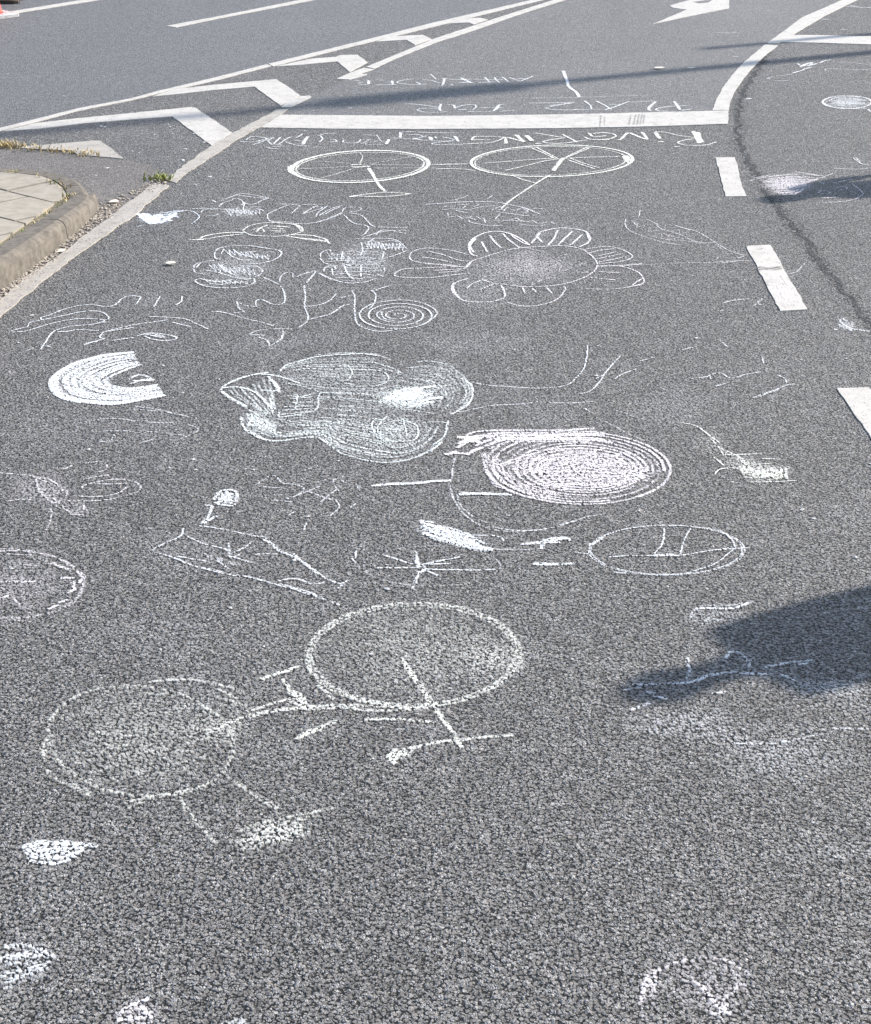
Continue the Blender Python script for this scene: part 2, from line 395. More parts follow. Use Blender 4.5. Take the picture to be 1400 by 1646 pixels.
# slabs, laid diagonally; each slab clipped to the kerb line
def clip(poly, a, b, ref):
    d = b - a; n = Vector((-d.y, d.x, 0))
    if n.dot(ref - a) < 0: n = -n
    out = []
    for i, p in enumerate(poly):
        q = poly[(i+1) % len(poly)]; dp = n.dot(p - a); dq = n.dot(q - a)
        if dp >= 0: out.append(p)
        if dp * dq < 0: out.append(p + (q - p) * (dp / (dp - dq)))
    return out
ga = P(10, 300, .1); gb = P(82.5, 318, .1); gc = P(71, 286, .1)
ea = (gb - ga); ea.z = 0; SA = .37; ea.normalize(); eb = Vector((-ea.y, ea.x, 0))
inn2 = [Vector((p.x, p.y, 0)) for p in inner]
hull = inn2[::2]
bm = bmesh.new()
o0 = Vector((ga.x, ga.y, 0))
for j in range(-16, 16):
    for i in range(-16, 16):
        off = .5 * (j % 2)
        c = o0 + ea * ((i + off) * SA) + eb * (j * SA)
        g_ = .009
        q = [c + ea*g_ + eb*g_, c + ea*(SA-g_) + eb*g_, c + ea*(SA-g_) + eb*(SA-g_), c + ea*g_ + eb*(SA-g_)]
        if (c - isl_c).length > 5.2: continue
        for a, b in zip(hull, hull[1:]):
            if (b - a).length > 1e-4 and q:
                q = clip(q, a, b, Vector((isl_c.x, isl_c.y, 0)) - Vector((.25, 0, 0)))
        if len(q) < 3: continue
        ar = sum((q[k].x*q[(k+1) % len(q)].y - q[(k+1) % len(q)].x*q[k].y) for k in range(len(q))) / 2
        if abs(ar) < .0006: continue
        if ar < 0: q = q[::-1]
        dz = rnd.uniform(-.002, .002)
        top = [bm.verts.new((p.x - isl_c.x, p.y - isl_c.y, top_z(p) + dz)) for p in q]
        bot = [bm.verts.new((p.x - isl_c.x, p.y - isl_c.y, top_z(p) - .02)) for p in q]
        bm.faces.new(top)
        for k in range(len(q)): bm.faces.new((top[k], bot[k], bot[(k+1) % len(q)], top[(k+1) % len(q)]))
from_bm("paving_slabs", bm, M_SLAB, island)

# ------------------------------------------------------------------ weeds, dry grass, grit
M_GRASS = simple("weed_green", (.20, .24, .05), (.34, .33, .10), 30, .8, .001)
M_DRY = simple("dry_grass", (.55, .43, .22), (.40, .30, .15), 30, .8, .001)
M_GRIT = simple("grit_stone", (.52, .45, .36), (.26, .22, .18), 80, .9, .001)
def blades(name, spots, mat, h, w, label=None, cat=None, spread=.02, kind='stuff', lean=.8):
    bm = bmesh.new()
    for p, n in spots:
        for _ in range(n):
            q = p + Vector((rnd.gauss(0, spread), rnd.gauss(0, spread), 0)); a = rnd.uniform(0, 6.283)
            hh = h * rnd.uniform(.5, 1.3); d = Vector((math.cos(a), math.sin(a), 0)); s = Vector((-d.y, d.x, 0)) * w * rnd.uniform(.6, 1.2)
            m1 = q + d * hh * lean * .4 + Vector((0, 0, hh * .6)); t = q + d * hh * lean + Vector((0, 0, hh * rnd.uniform(.5, 1)))
            v = [bm.verts.new(x) for x in (q - s, q + s, m1 + s*.8, m1 - s*.8, t)]
            bm.faces.new((v[0], v[1], v[2], v[3])); bm.faces.new((v[3], v[2], v[4]))
    o = from_bm(name, bm, mat); tag(o, label, cat, None, kind); return o
spots = []
for i in range(0, len(inner)):
    p = inner[i]
    if P(0, 480).x - .6 < p.x and rnd.random() < .8:
        spots.append((Vector((p.x, p.y, top_z(p) - .01)), rnd.randint(3, 14)))
blades("kerb_weeds", spots, M_GRASS, .028, .003, "thin green and yellow weeds growing along the inside of the island's kerb", "weeds", .018)
spots = []
for i in range(0, len(inner), 2):
    p = inner[i]
    if P(0, 480).x - .6 < p.x: spots.append((Vector((p.x, p.y, top_z(p) - .01)), rnd.randint(3, 10)))
blades("dry_kerb_grass", spots, M_DRY, .036, .004, "straw coloured dry grass in the joint between paving and kerb", "dry grass", .02)
edge = [(0, 238), (8, 236), (20, 239), (45, 242), (65, 244), (85, 246), (105, 247), (118, 248), (140, 251), (152, 253)]
spots = []
for (x, y), (x2, y2) in zip(edge, edge[1:]):
    for k in range(5):
        t = k / 5; spots.append((P(x + (x2-x)*t, y + (y2-y)*t + rnd.uniform(-1, 1)) + Vector((0, 0, .006)), rnd.randint(0, 9) + (12 if x < 10 else 0)))
blades("dry_grass_strip", spots, M_DRY, .035, .004, "straw coloured dry grass lying along the asphalt seam above the island", "dry grass", .03)
wp = P(255, 291)
blades("small_weed", [(wp + Vector((rnd.uniform(-.05, .05), rnd.uniform(-.03, .03), .006)), 8) for _ in range(9)], M_GRASS, .035, .005,
       "small yellow green weed tuft growing at the break in the lane edge line", "weed", .018, None)
# grit along the kerb foot
bm = bmesh.new()
for _ in range(900):
    if rnd.random() < .78:
        t = rnd.random(); x = 0 + 160 * t - 12; y = 484 - 136 * t - (10 if x > 100 else 0) * 0
        x = rnd.uniform(-10, 190)
        y = 479 - (x / 150.0) * 120 if x < 150 else 359 - (x - 150) * .55
        p = P(x + rnd.gauss(0, 3), y + rnd.gauss(0, 5))
    else:
        x = rnd.uniform(150, 262); p = P(x + rnd.gauss(0, 5), 350 - (x - 150) * .48 + rnd.gauss(-3, 4))
    r = rnd.uniform(.0022, .0085) * (1.5 if rnd.random() < .05 else 1)
    mt = Matrix.Translation(p + Vector((0, 0, .009 + r * .3))) @ Matrix.Rotation(rnd.uniform(0, 6), 4, 'Z') @ Matrix.Diagonal((r * rnd.uniform(.8, 1.7), r, r * .6, 1))
    bmesh.ops.create_icosphere(bm, subdivisions=1, radius=1, matrix=mt)
tag(from_bm("loose_grit", bm, M_GRIT), "pale loose grit and gravel collected along the foot of the kerb", "grit", None, 'stuff')
# crumbs of chalk and bright stones scattered over the road
bm = bmesh.new()
for _ in range(150):
    x, y = rnd.uniform(0, 1400), 90 + 1000 * rnd.random() ** 1.7
    p = P(x, y); r = rnd.uniform(.003, .0065)
    if x < 300 and 230 < y < 500: continue
    if _ < 34: p = P(rnd.uniform(120, 340), rnd.uniform(175, 300)); r = rnd.uniform(.005, .011)
    mt = Matrix.Translation(p + Vector((0, 0, .006))) @ Matrix.Rotation(rnd.uniform(0, 6), 4, 'Z') @ Matrix.Diagonal((r * rnd.uniform(1, 2.0), r, r * .4, 1))
    bmesh.ops.create_icosphere(bm, subdivisions=1, radius=1, matrix=mt)
tag(from_bm("chalk_crumbs", bm, simple("crumb_white", (.7, .69, .66), None, 50, .9, .0005)), "tiny white chalk crumbs scattered over the asphalt", "chalk crumbs", None, 'stuff')
# fallen leaves
M_LEAF = simple("dry_leaf", (.62, .55, .42), (.48, .38, .26), 30, .8, .001)
M_LEAF2 = simple("pale_leaf", (.75, .70, .60), (.60, .52, .42), 30, .8, .001)
def leaf(x, y, L, W, rz, label, mat, curl=.25, stalk=True):
    n = 8; vs = []; fs = []
    for i in range(n + 1):
        t = i / n; w = W * max(0, math.sin(math.pi * t)) ** .7 * (1 - .25 * t) / 2 + .0006; xx = (t - .5) * L
        zc = curl * L * (t - .4) ** 2 + .004
        vs += [(xx, -w, zc + curl * w * .8), (xx, 0, zc), (xx, w, zc + curl * w * 1.1)]
    for i in range(n):
        for k in range(2): fs.append((i*3+k, i*3+k+1, i*3+k+4, i*3+k+3))
    me = mesh_of("leaf", vs, fs, True); o = link("fallen_leaf", me, mat)
    md = o.modifiers.new("thickness", 'SOLIDIFY'); md.thickness = .0012
    p = P(x, y); o.location = (p.x, p.y, .007); o.rotation_euler = (0, 0, rz)
    if stalk:
        s = [(-L/2 - L*.4, -.0008, .002), (-L/2 + .004, -.0008, .006), (-L/2 + .004, .0012, .006), (-L/2 - L*.4, .0012, .002)]
        st = link("leaf_stalk", mesh_of("leaf_stalk", s, [(0, 1, 2, 3)]), mat, o)
        st.modifiers.new("thickness", 'SOLIDIFY').thickness = .0015
    return tag(o, label, "leaf", "fallen leaves on the road")
leaf(274, 427.5, .050, .045, .1, "pale cream fallen leaf lying on open asphalt above the left flower drawing", M_LEAF2)
leaf(183, 330, .060, .055, -.3, "curled pale leaf at the nose of the island kerb", M_LEAF2, .5, False)
leaf(97, 408, .055, .050, .8, "flat cream leaf lying on the dusty edge line by the kerb", M_LEAF2)
leaf(1059, 112, .085, .06, 0, "tiny white scrap of leaf lying in the thin shadow near the top", M_LEAF2, .15, False)

# ------------------------------------------------------------------ traffic cone (cut by the left edge)
M_CRED = simple("cone_red", (.80, .055, .03), (.65, .04, .02), 20, .5, .0003)
M_CWHITE = simple("cone_reflective_white", (.86, .86, .84), (.75, .75, .73), 20, .35, .0003)
M_CBASE = simple("cone_base_worn", (.62, .60, .57), (.30, .28, .27), 25, .7, .002)
cone_at = P(-18, 26.5); cone = empty("traffic_cone", cone_at, R(48))
tag(cone, "red and white traffic cone on a worn pale base at the left edge", "traffic cone")
def lathe(name, prof, mat, parent, seg=40, smooth=True):
    bm = bmesh.new(); rings = []
    for r, z in prof: rings.append([bm.verts.new((r*math.cos(2*math.pi*k/seg), r*math.sin(2*math.pi*k/seg), z)) for k in range(seg)])
    for a, b in zip(rings, rings[1:]):
        for k in range(seg): bm.faces.new((a[k], a[(k+1) % seg], b[(k+1) % seg], b[k]))
    bm.faces.new(rings[0]); bm.faces.new(rings[-1])
    return from_bm(name, bm, mat, parent, smooth)
def rbox(sx, sy, z0, z1, rr=.03, bev=.008):
    bm = bmesh.new(); out = []
    for cx, cy, a0 in ((sx-rr, sy-rr, 0), (-sx+rr, sy-rr, 90), (-sx+rr, -sy+rr, 180), (sx-rr, -sy+rr, 270)):
        for k in range(5):
            a = R(a0 + k*22.5); out.append((cx + rr*math.cos(a), cy + rr*math.sin(a)))
    lv = [(1, z0), (1, z1 - bev), (1 - bev / sx, z1)]
    rings = [[bm.verts.new((x*s, y*s, z)) for x, y in out] for s, z in lv]
    for a, b in zip(rings, rings[1:]):
        for k in range(len(out)): bm.faces.new((a[k], a[(k+1) % len(out)], b[(k+1) % len(out)], b[k]))
    bm.faces.new(rings[0]); bm.faces.new(rings[-1]); return bm
from_bm("cone_base", rbox(.19, .19, 0, .03), M_CBASE, cone)
def cr(z): return .115 - .085 * (z - .03) / .47
lathe("cone_body", [(cr(.03)+.012, .03), (cr(.045)+.002, .045), (cr(.14), .14), (cr(.5), .5), (cr(.5)-.008, .502)], M_CRED, cone)
lathe("reflective_band", [(cr(.15)+.0015, .15), (cr(.15)+.003, .151), (cr(.25)+.003, .25), (cr(.25)+.0015, .251)], M_CWHITE, cone)
lathe("reflective_band", [(cr(.36)+.0015, .36), (cr(.36)+.003, .361), (cr(.43)+.003, .43), (cr(.43)+.0015, .431)], M_CWHITE, cone)

# ------------------------------------------------------------------ people (outside the frame; their shadows and one shoe are in it)
M_SKIN = simple("skin", (.55, .36, .27), (.50, .32, .24), 12, .55, .0005)
M_HAIR = simple("hair_brown", (.07, .045, .03), (.04, .025, .015), 60, .6, .002)
def skin_obj(name, verts, edges, mat, parent, root=0, sub=2):
    me = bpy.data.meshes.new(name); bm = bmesh.new()
    ly = bm.verts.layers.skin.verify(); bv = []
    for i, (co, r) in enumerate(verts):
        v = bm.verts.new(co); v[ly].radius = r if isinstance(r, tuple) else (r, r); v[ly].use_root = (i == root); bv.append(v)
    for a, b in edges: bm.edges.new((bv[a], bv[b]))
    bm.to_mesh(me); bm.free()
    o = link(name, me, mat, parent)
    md = o.modifiers.new("skin", 'SKIN'); md.use_smooth_shade = True
    ms = o.modifiers.new("smooth", 'SUBSURF'); ms.levels = sub; ms.render_levels = sub
    return o
def person(loc, face, H, label, cloth, legs, shoe, arm_out=.0, hair=M_HAIR):
    """a standing adult, +Y is where the figure faces"""
    root = empty("person", loc, face); tag(root, label, "person")
    k = H / 1.75
    def V(x, y, z): return (x*k, y*k, z*k)
    v = [(V(0, 0, .95), (.135*k, .10*k)), (V(0, 0, 1.10), (.125*k, .09*k)), (V(0, 0, 1.28), (.15*k, .10*k)), (V(0, -.01, 1.42), (.10*k, .075*k)), (V(0, 0, 1.50), .052*k),
         (V(0, .01, 1.57), .062*k), (V(0, .015, 1.65), (.078*k, .092*k)), (V(0, .01, 1.72), .060*k)]
    e = [(0, 1), (1, 2), (2, 3), (3, 4), (4, 5), (5, 6), (6, 7)]
    def add(co, r, p):
        v.append((co, r)); e.append((p, len(v) - 1)); return len(v) - 1
    for s in (-1, 1):
        sh = add(V(.165*s, -.01, 1.41), .058*k, 3)
        el = add(V((.23 + arm_out)*s, -.03, 1.14), .040*k, sh); wr = add(V((.25 + arm_out*1.3)*s, .04, .90), .026*k, el)
        pa = add(V((.255 + arm_out*1.3)*s, .055, .84), (.022*k, .034*k), wr)
        for j, (dy, L) in enumerate(((-.030, .060), (-.010, .072), (.010, .076), (.030, .068))):
            b0 = add(V((.255+arm_out*1.3)*s, .055+dy, .795), .0095*k, pa); b1 = add(V((.252+arm_out*1.3)*s, .062+dy, .795-L*.55), .0085*k, b0)
            add(V((.243+arm_out*1.3)*s, .068+dy, .795-L), .007*k, b1)
        t0 = add(V((.240+arm_out*1.3)*s, .092, .835), .011*k, pa); add(V((.232+arm_out*1.3)*s, .112, .80), .009*k, t0)
        hp = add(V(.095*s, 0, .86), .088*k, 0); kn = add(V(.11*s, .02, .50), .058*k, hp); an = add(V(.12*s, -.02, .09), .038*k, kn)
        add(V(.125*s, .10, .045), .033*k, an)
    # nose and ears
    add(V(0, .112, 1.635), .012*k, 6)
    for s in (-1, 1): add(V(.088*s, .01, 1.64), .014*k, 6)
    skin_obj("body", v, e, M_SKIN, root)
    for s in (-1, 1):
        bm = bmesh.new(); bmesh.ops.create_uvsphere(bm, u_segments=12, v_segments=8, radius=.011*k, matrix=Matrix.Translation(Vector(V(.03*s, .098, 1.655))))
        from_bm("eye", bm, M_HAIR, root, True)
    bm = bmesh.new(); bmesh.ops.create_uvsphere(bm, u_segments=16, v_segments=8, radius=1, matrix=Matrix.Translation(Vector(V(0, .100, 1.592))) @ Matrix.Diagonal((.024*k, .010*k, .006*k, 1)))
    from_bm("mouth", bm, simple("lips", (.45, .2, .17)), root, True)
    skin_obj("hair", [(V(0, .015, 1.715), (.085*k, .085*k)), (V(0, -.035, 1.67), (.082*k, .075*k)), (V(0, -.06, 1.60), (.066*k, .045*k))], [(0, 1), (1, 2)], hair, root)
    sv = [(V(0, 0, .88), (.165*k, .125*k)), (V(0, 0, 1.10), (.150*k, .115*k)), (V(0, 0, 1.28), (.172*k, .122*k)), (V(0, -.01, 1.42), (.115*k, .090*k)), (V(0, -.005, 1.465), .066*k)]
    se = [(0, 1), (1, 2), (2, 3), (3, 4)]
    for s in (-1, 1):
        sv.append((V(.165*s, -.01, 1.41), .076*k)); se.append((3, len(sv)-1)); sv.append((V((.215+arm_out*.8)*s, -.025, 1.20), .062*k)); se.append((len(sv)-2, len(sv)-1))
        sv.append((V((.238+arm_out*1.1)*s, .0, 1.04), .050*k)); se.append((len(sv)-2, len(sv)-1))
    skin_obj("shirt", sv, se, cloth, root)
    tv = [(V(0, 0, .96), (.150*k, .115*k))]; te = []
    for s in (-1, 1):
        tv += [(V(.095*s, 0, .85), .104*k), (V(.11*s, .015, .50), .078*k), (V(.12*s, -.018, .10), .062*k)]; b = len(tv)
        te += [(0, b-3), (b-3, b-2), (b-2, b-1)]
    skin_obj("trousers", tv, te, legs, root)
    for s in (-1, 1):
        sm = shoe_mesh(k); o = link("shoe", sm, shoe, root); o.location = (.125*s*k, -.10*k, 0)
        o.modifiers.new("smooth", 'SUBSURF').render_levels = 2
        so_ = link("sole", sole_mesh(k), M_SOLE, o)
    return root
M_SOLE = simple("black_rubber", (.015, .014, .013), (.03, .028, .026), 40, .6, .0005)
def shoe_rows():   # y, half width, height
    return [(-.0, .020, .050), (.015, .034, .075), (.06, .038, .090), (.11, .038, .075), (.17, .046, .060), (.23, .050, .052), (.275, .043, .045), (.305, .022, .034)]
def shoe_mesh(k):
    vs = []; fs = []; rows = shoe_rows(); n = 7
    for y, w, h in rows:
        for j in range(n):
            a = math.pi * j / (n - 1); vs.append((math.cos(a)*w*k, y*k, (.014 + max(0, math.sin(a))**.8*(h-.014))*k))
    for i in range(len(rows)-1):
        for j in range(n-1): fs.append((i*n+j, i*n+j+1, (i+1)*n+j+1, (i+1)*n+j))
        fs.append((i*n, (i+1)*n, (i+1)*n+n-1, i*n+n-1))
    fs.append(tuple(range(n))); fs.append(tuple((len(rows)-1)*n + j for j in range(n))[::-1])
    return mesh_of("shoe", vs, fs, True)
def sole_mesh(k):
    vs = []; rows = shoe_rows(); n = len(rows)
    out = [(w+.005, y) for y, w, h in rows] + [(0, .315)] + [(-w-.005, y) for y, w, h in reversed(rows)]
    m = len(out)
    for z in (0, .017): vs += [(x*k, y*k, z*k) for x, y in out]
    fs = [tuple(range(m))[::-1], tuple(range(m, 2*m))] + [(i, (i+1) % m, m+(i+1) % m, m+i) for i in range(m)]
    return mesh_of("sole", vs, fs)
M_SHIRT = simple("navy_cloth", (.05, .07, .12), None, 200, .9, .0005); M_SHIRT2 = simple("red_cloth", (.35, .06, .05), None, 200, .9, .0005)
M_JEANS = simple("denim", (.07, .10, .17), None, 300, .9, .0005); M_BROWN = simple("brown_leather", (.20, .13, .085), (.12, .08, .05), 30, .45, .0006)
M_GREYS = simple("grey_canvas", (.3, .3, .31), None, 100, .8, .0006)
sdir = Vector((math.sin(SUN_AZ), math.cos(SUN_AZ), 0)); tanE = math.tan(SUN_EL)
def foot_of(px, py, H): p = P(px, py); q = p + sdir * (H / tanE); q.z = .004; return q
person(foot_of(1008, 1121, 1.70), R(118), 1.72, "person in navy shirt standing just outside the right edge, casting the nearest shadow", M_SHIRT, M_JEANS, M_GREYS, -.05)
person(foot_of(1226, 325, 1.60), R(150), 1.62, "person in red top standing beyond the right edge, casting the shadow over the pink chalk", M_SHIRT2, M_JEANS, M_GREYS, .02)
sp = P(34, 5.5) + Vector((-.31 + .10, 0, 0)); sp.z = 0
person(sp + Vector((-.02, .125, 0)), R(-90), 1.78, "person in brown leather shoes standing behind the traffic cone", M_GREYS, M_JEANS, M_BROWN)

# ------------------------------------------------------------------ signal mast and sign post (outside the frame, their shadows cross the road)
M_STEEL = simple("galvanised_steel", (.42, .43, .44), (.34, .35, .36), 12, .45, .0004, .6)
M_BLACK = simple("black_housing", (.02, .02, .022), (.03, .03, .03), 20, .5, .0005)
def pole_for(tip_px, H):
    p = P(*tip_px); q = p + sdir * (H / tanE); q.z = 0; return q
# direction of the long thin shadow decides where the mast stands
MH = 8.0
mast_base = pole_for((-40, 222), MH)
mast = empty("signal_mast", mast_base, R(180) - SUN_AZ)
tag(mast, "tall galvanised traffic signal mast beyond the right edge, casting the long thin shadow", "traffic signal")
lathe("pole", [(.11, 0), (.11, .9), (.095, .92), (.085, 4.2), (.07, MH), (.02, MH + .02)], M_STEEL, mast, 24)
def box(x0, x1, y0, y1, z0, z1, bev=.006):
    bm = bmesh.new(); bmesh.ops.create_cube(bm, size=1, matrix=Matrix.Translation(((x0+x1)/2, (y0+y1)/2, (z0+z1)/2)) @ Matrix.Diagonal((x1-x0, y1-y0, z1-z0, 1)))
    bmesh.ops.bevel(bm, geom=bm.edges[:], offset=bev, segments=2, affect='EDGES'); return bm
HZ = MH - (P(-40, 222) - P(672, 163)).length * tanE
from_bm("backboard", box(-.17, .17, -.10, -.085, HZ - .5, HZ + .5), M_BLACK, mast)
sh_ = from_bm("signal_housing", box(-.13, .13, -.26, -.102, HZ - .45, HZ + .45, .02), M_BLACK, mast)
for zc, cc in ((HZ + .28, (.25, .01, .01)), (HZ, (.28, .16, .01)), (HZ - .28, (.01, .16, .07))):
    bm = bmesh.new(); bmesh.ops.create_circle(bm, cap_ends=True, segments=24, radius=.1, matrix=Matrix.Translation((0, -.264, zc)) @ Matrix.Rotation(R(90), 4, 'X'))
    from_bm("signal_lens", bm, simple("lens_glass", cc, None, 30, .2), sh_)
    bm = bmesh.new(); n = 14
    a_ = [bm.verts.new((.115*math.cos(R(-20) + R(220)*j/(n-1)), -.262, zc + .115*math.sin(R(-20) + R(220)*j/(n-1)))) for j in range(n)]
    b_ = [bm.verts.new((.115*math.cos(R(-20) + R(220)*j/(n-1)), -.262 - .14*max(0, math.sin(math.pi*j/(n-1)))**.5, zc + .115*math.sin(R(-20) + R(220)*j/(n-1)))) for j in range(n)]
    for j in range(n-1): bm.faces.new((a_[j], a_[j+1], b_[j+1], b_[j]))
    o = from_bm("signal_hood", bm, M_BLACK, sh_); o.modifiers.new("thickness", 'SOLIDIFY').thickness = .003
PH = 4.0
post = empty("sign_post", pole_for((1133, 79.5), PH), 0); tag(post, "short grey post beyond the right edge, casting the faint shadow along the cross line", "post")  # unseen sign pole without any lamp, placed from the faint shadow it casts
lathe("pole", [(.075, 0), (.075, .1), (.06, .12), (.055, PH - .05)], M_STEEL, post, 20)
lathe("pole_cap", [(.065, PH - .05), (.066, PH - .02), (.03, PH)], M_BLACK, post, 20)

# ------------------------------------------------------------------ chalk drawings
# strokes are traced in enlarged views of the road: (x offset, y offset, enlargement)
V2 = (350, 0, 4); V3 = (700, 0, 4); V4 = (1050, 0, 4); V5 = (0, 200, 4); V6 = (350, 180, 3.5); V7 = (700, 180, 3.111); V8 = (1050, 220, 4)
W1 = (0, 440, 4); W2 = (200, 300, 4); W3 = (480, 340, 4.667); W4 = (620, 340, 3.182); W5 = (340, 540, 3.182); W6 = (700, 540, 3.5); W7 = (1050, 500, 4); W8 = (0, 720, 4)
X1 = (200, 720, 3.333); X2 = (540, 720, 3.889); X3 = (900, 780, 2.8); X4 = (40, 1020, 2.8); X5 = (400, 960, 2.8); X6 = (0, 1280, 2.333); X7 = (950, 1120, 3.111)
Y1 = (380, 200, 7); Y2 = (580, 200, 7); Y3 = (780, 200, 7); Y4 = (960, 200, 7); Y5 = (560, 100, 7); Y6 = (740, 100, 7); Y7 = (920, 100, 6.364)
Q1 = (680, 310, 6.364); Q2 = (300, 300, 8.75); Q3 = (1200, 60, 7); Q5 = (990, 340, 4.383); Q6 = (1210, 240, 5.305); Q7 = (940, 940, 2.191)
PX = (0, 0, 1)
class Draw:
    def __init__(s, z0=0.0): s.v = []; s.f = []; s.d = []; s.z0 = z0
    def ribbon(s, pts, w, a, jit=.0012):
        """pts on the ground (Vectors), w metres wide, a = how much chalk"""
        if len(pts) < 2: return
        if w <= .0066: a *= 1.32
        L = sum((q - p).length for p, q in zip(pts, pts[1:]))
        if L < 1e-4: return
        step = max(.008, min(.02, L / 6)); out = [pts[0]]; acc = 0
        for p, q in zip(pts, pts[1:]):
            l = (q - p).length; t = step - acc
            while t < l: out.append(p + (q - p) * (t / l)); t += step
            acc = (l - (t - step))
        out.append(pts[-1]); n = len(out)
        z = s.z0 + .0060 + rnd.random() * .0014; dz = rnd.uniform(-.0004, .0004) / max(1, n); b = len(s.v)
        wob = rnd.random() * 50; pa = 1.0
        for i, p in enumerate(out):
            t = out[min(i+1, n-1)] - out[max(i-1, 0)]
            t = t.normalized() if t.length > 1e-9 else Vector((1, 0, 0)); nn = Vector((-t.y, t.x, 0))
            c = nn * rnd.uniform(-jit, jit); ww = w * (.85 + .3 * rnd.random()) / 2
            pa += (rnd.uniform(.6, 1.25) - pa) * .35
            end = .75 if i in (0, n-1) else 1
            for u, k in ((-1, .50), (0, 1.0), (1, .50)):
                q = p + c + nn * (u * ww); s.v.append((q.x, q.y, z + dz * i)); s.d.append(a * k * pa * end)
        for i in range(n - 1):
            for k in range(2):
                x = b + i*3 + k; s.f.append((x, x+3, x+4, x+1))
    def curve(s, view, pts, w=.008, a=.8, closed=False, smooth=True, passes=1, off=.0):
        ox, oy, sc = view
        g = [(ox + x / sc, oy + y / sc) for x, y in pts]
        if smooth and len(g) > 2:
            n = len(g); out = []
            for i in range(n if closed else n - 1):
                p0, p1, p2, p3 = (g[i-1], g[i], g[(i+1) % n], g[(i+2) % n]) if closed else (g[max(i-1, 0)], g[i], g[i+1], g[min(i+2, n-1)])
                for j in range(7):
                    t = j / 7
                    out.append(tuple(.5*((2*p1[k]) + (p2[k]-p0[k])*t + (2*p0[k]-5*p1[k]+4*p2[k]-p3[k])*t*t + (3*p1[k]-p0[k]-3*p2[k]+p3[k])*t**3) for k in (0, 1)))
            out.append(g[0] if closed else g[-1]); g = out
        for _ in range(passes):
            dx, dy = rnd.uniform(-off, off), rnd.uniform(-off, off) * .4
            s.ribbon([P(x + dx, y + dy) for x, y in g], w, a)
    def S(s, view, txt, w=.008, a=.8, **k):
        """several strokes: 'x,y x,y; x,y ...'"""
        for part in txt.split(';'):
            pts = [tuple(float(c) for c in q.split(',')) for q in part.split()]
            if len(pts) > 1: s.curve(view, pts, w, a, **k)
    def ell(s, view, cx, cy, rx, ry, w=.01, a=.8, tilt=0, passes=1, off=0, a0=0, a1=360):
        n = 28
        for _ in range(passes):
            k = 1 + rnd.uniform(-off, off); t0 = rnd.uniform(0, 60) if a1 - a0 >= 360 else a0; t1 = t0 + (a1 - a0)
            s.curve(view, [(cx + rx*k*math.cos(R(t0 + (t1-t0)*i/n)), cy + ry*k*math.sin(R(t0 + (t1-t0)*i/n)) + tilt * math.cos(R(t0 + (t1-t0)*i/n))) for i in range(n+1)], w, a)
    def spiral(s, view, cx, cy, rx, ry, turns, w=.008, a=.7, start=0, r0=.08, tilt=0):
        n = int(turns * 22)
        s.curve(view, [(cx + rx*(r0 + (1-r0)*i/n)*math.cos(R(start) + turns*6.283*i/n) , cy + ry*(r0+(1-r0)*i/n)*math.sin(R(start) + turns*6.283*i/n) + tilt*(r0+(1-r0)*i/n)*math.cos(R(start)+turns*6.283*i/n)) for i in range(n+1)], w, a)
    def between(s, view, A, B, n, w=.012, a=.6, jit=6, var=.3, cut=.12):
        A = [tuple(float(c) for c in q.split(',')) for q in A.split()]; B = [tuple(float(c) for c in q.split(',')) for q in B.split()]
        def res(p, m=18):
            d = [0]
            for u, v in zip(p, p[1:]): d.append(d[-1] + math.dist(u, v))
            out = []
            for i in range(m):
                t = d[-1] * i / (m-1); k = 0
                while k < len(d) - 2 and d[k+1] < t: k += 1
                f = (t - d[k]) / max(1e-6, d[k+1] - d[k]); out.append((p[k][0] + (p[k+1][0]-p[k][0])*f, p[k][1] + (p[k+1][1]-p[k][1])*f))
            return out
        A = res(A); B = res(B)
        for i in range(n):
            f = (i + rnd.uniform(-.3, .3)) / max(1, n-1); jx, jy = rnd.uniform(-jit, jit), rnd.uniform(-jit, jit) * .5
            pts = [(p[0] + (q[0]-p[0])*f + jx + rnd.uniform(-jit, jit)*.2, p[1] + (q[1]-p[1])*f + jy + rnd.uniform(-jit, jit)*.12) for p, q in zip(A, B)]
            c0 = int(rnd.random() * cut * 18); c1 = 18 - int(rnd.random() * cut * 18)
            s.curve(view, pts[c0:c1], w, a * rnd.uniform(1 - var, 1 + var * .5))
    def zig(s, view, x0, y0, x1, y1, n, dx, dy, w=.012, a=.7):
        """back-and-forth scribble from (x0,y0) to (x1,y1) with swing (dx,dy)"""
        pts = []
        for i in range(n + 1):
            t = i / n; sg = 1 if i % 2 else -1; j = rnd.uniform(.7, 1.1)
            pts.append((x0 + (x1-x0)*t + dx*sg*j, y0 + (y1-y0)*t + dy*sg*j))
        s.curve(view, pts, w, a, smooth=False)
    def smear(s, view, cx, cy, rx, ry, a=.4, rough=.25, tilt=0):
        """rubbed patch of chalk dust, thinning to its rim"""
        b = len(s.v); rings = 7; seg = 36; z = s.z0 + .0056; wob = [1 + rnd.uniform(-rough, rough) for _ in range(seg)]
        ox, oy, sc = view
        wob = [(wob[i-1] + wob[i] + wob[(i+1) % seg]) / 3 for i in range(seg)]
        zz = z + rnd.random() * .0004
        def put(x, y, d): p = P(ox + x/sc, oy + y/sc); s.v.append((p.x, p.y, zz)); s.d.append(d)
        put(cx, cy, a)
        for r in range(1, rings + 1):
            f = r / rings
            for k in range(seg):
                t = 6.283 * k / seg; put(cx + rx*f*wob[k]*math.cos(t), cy + ry*f*wob[k]*math.sin(t) + tilt*f*math.cos(t), a * (1 - f**2.2) * rnd.uniform(.8, 1.15))
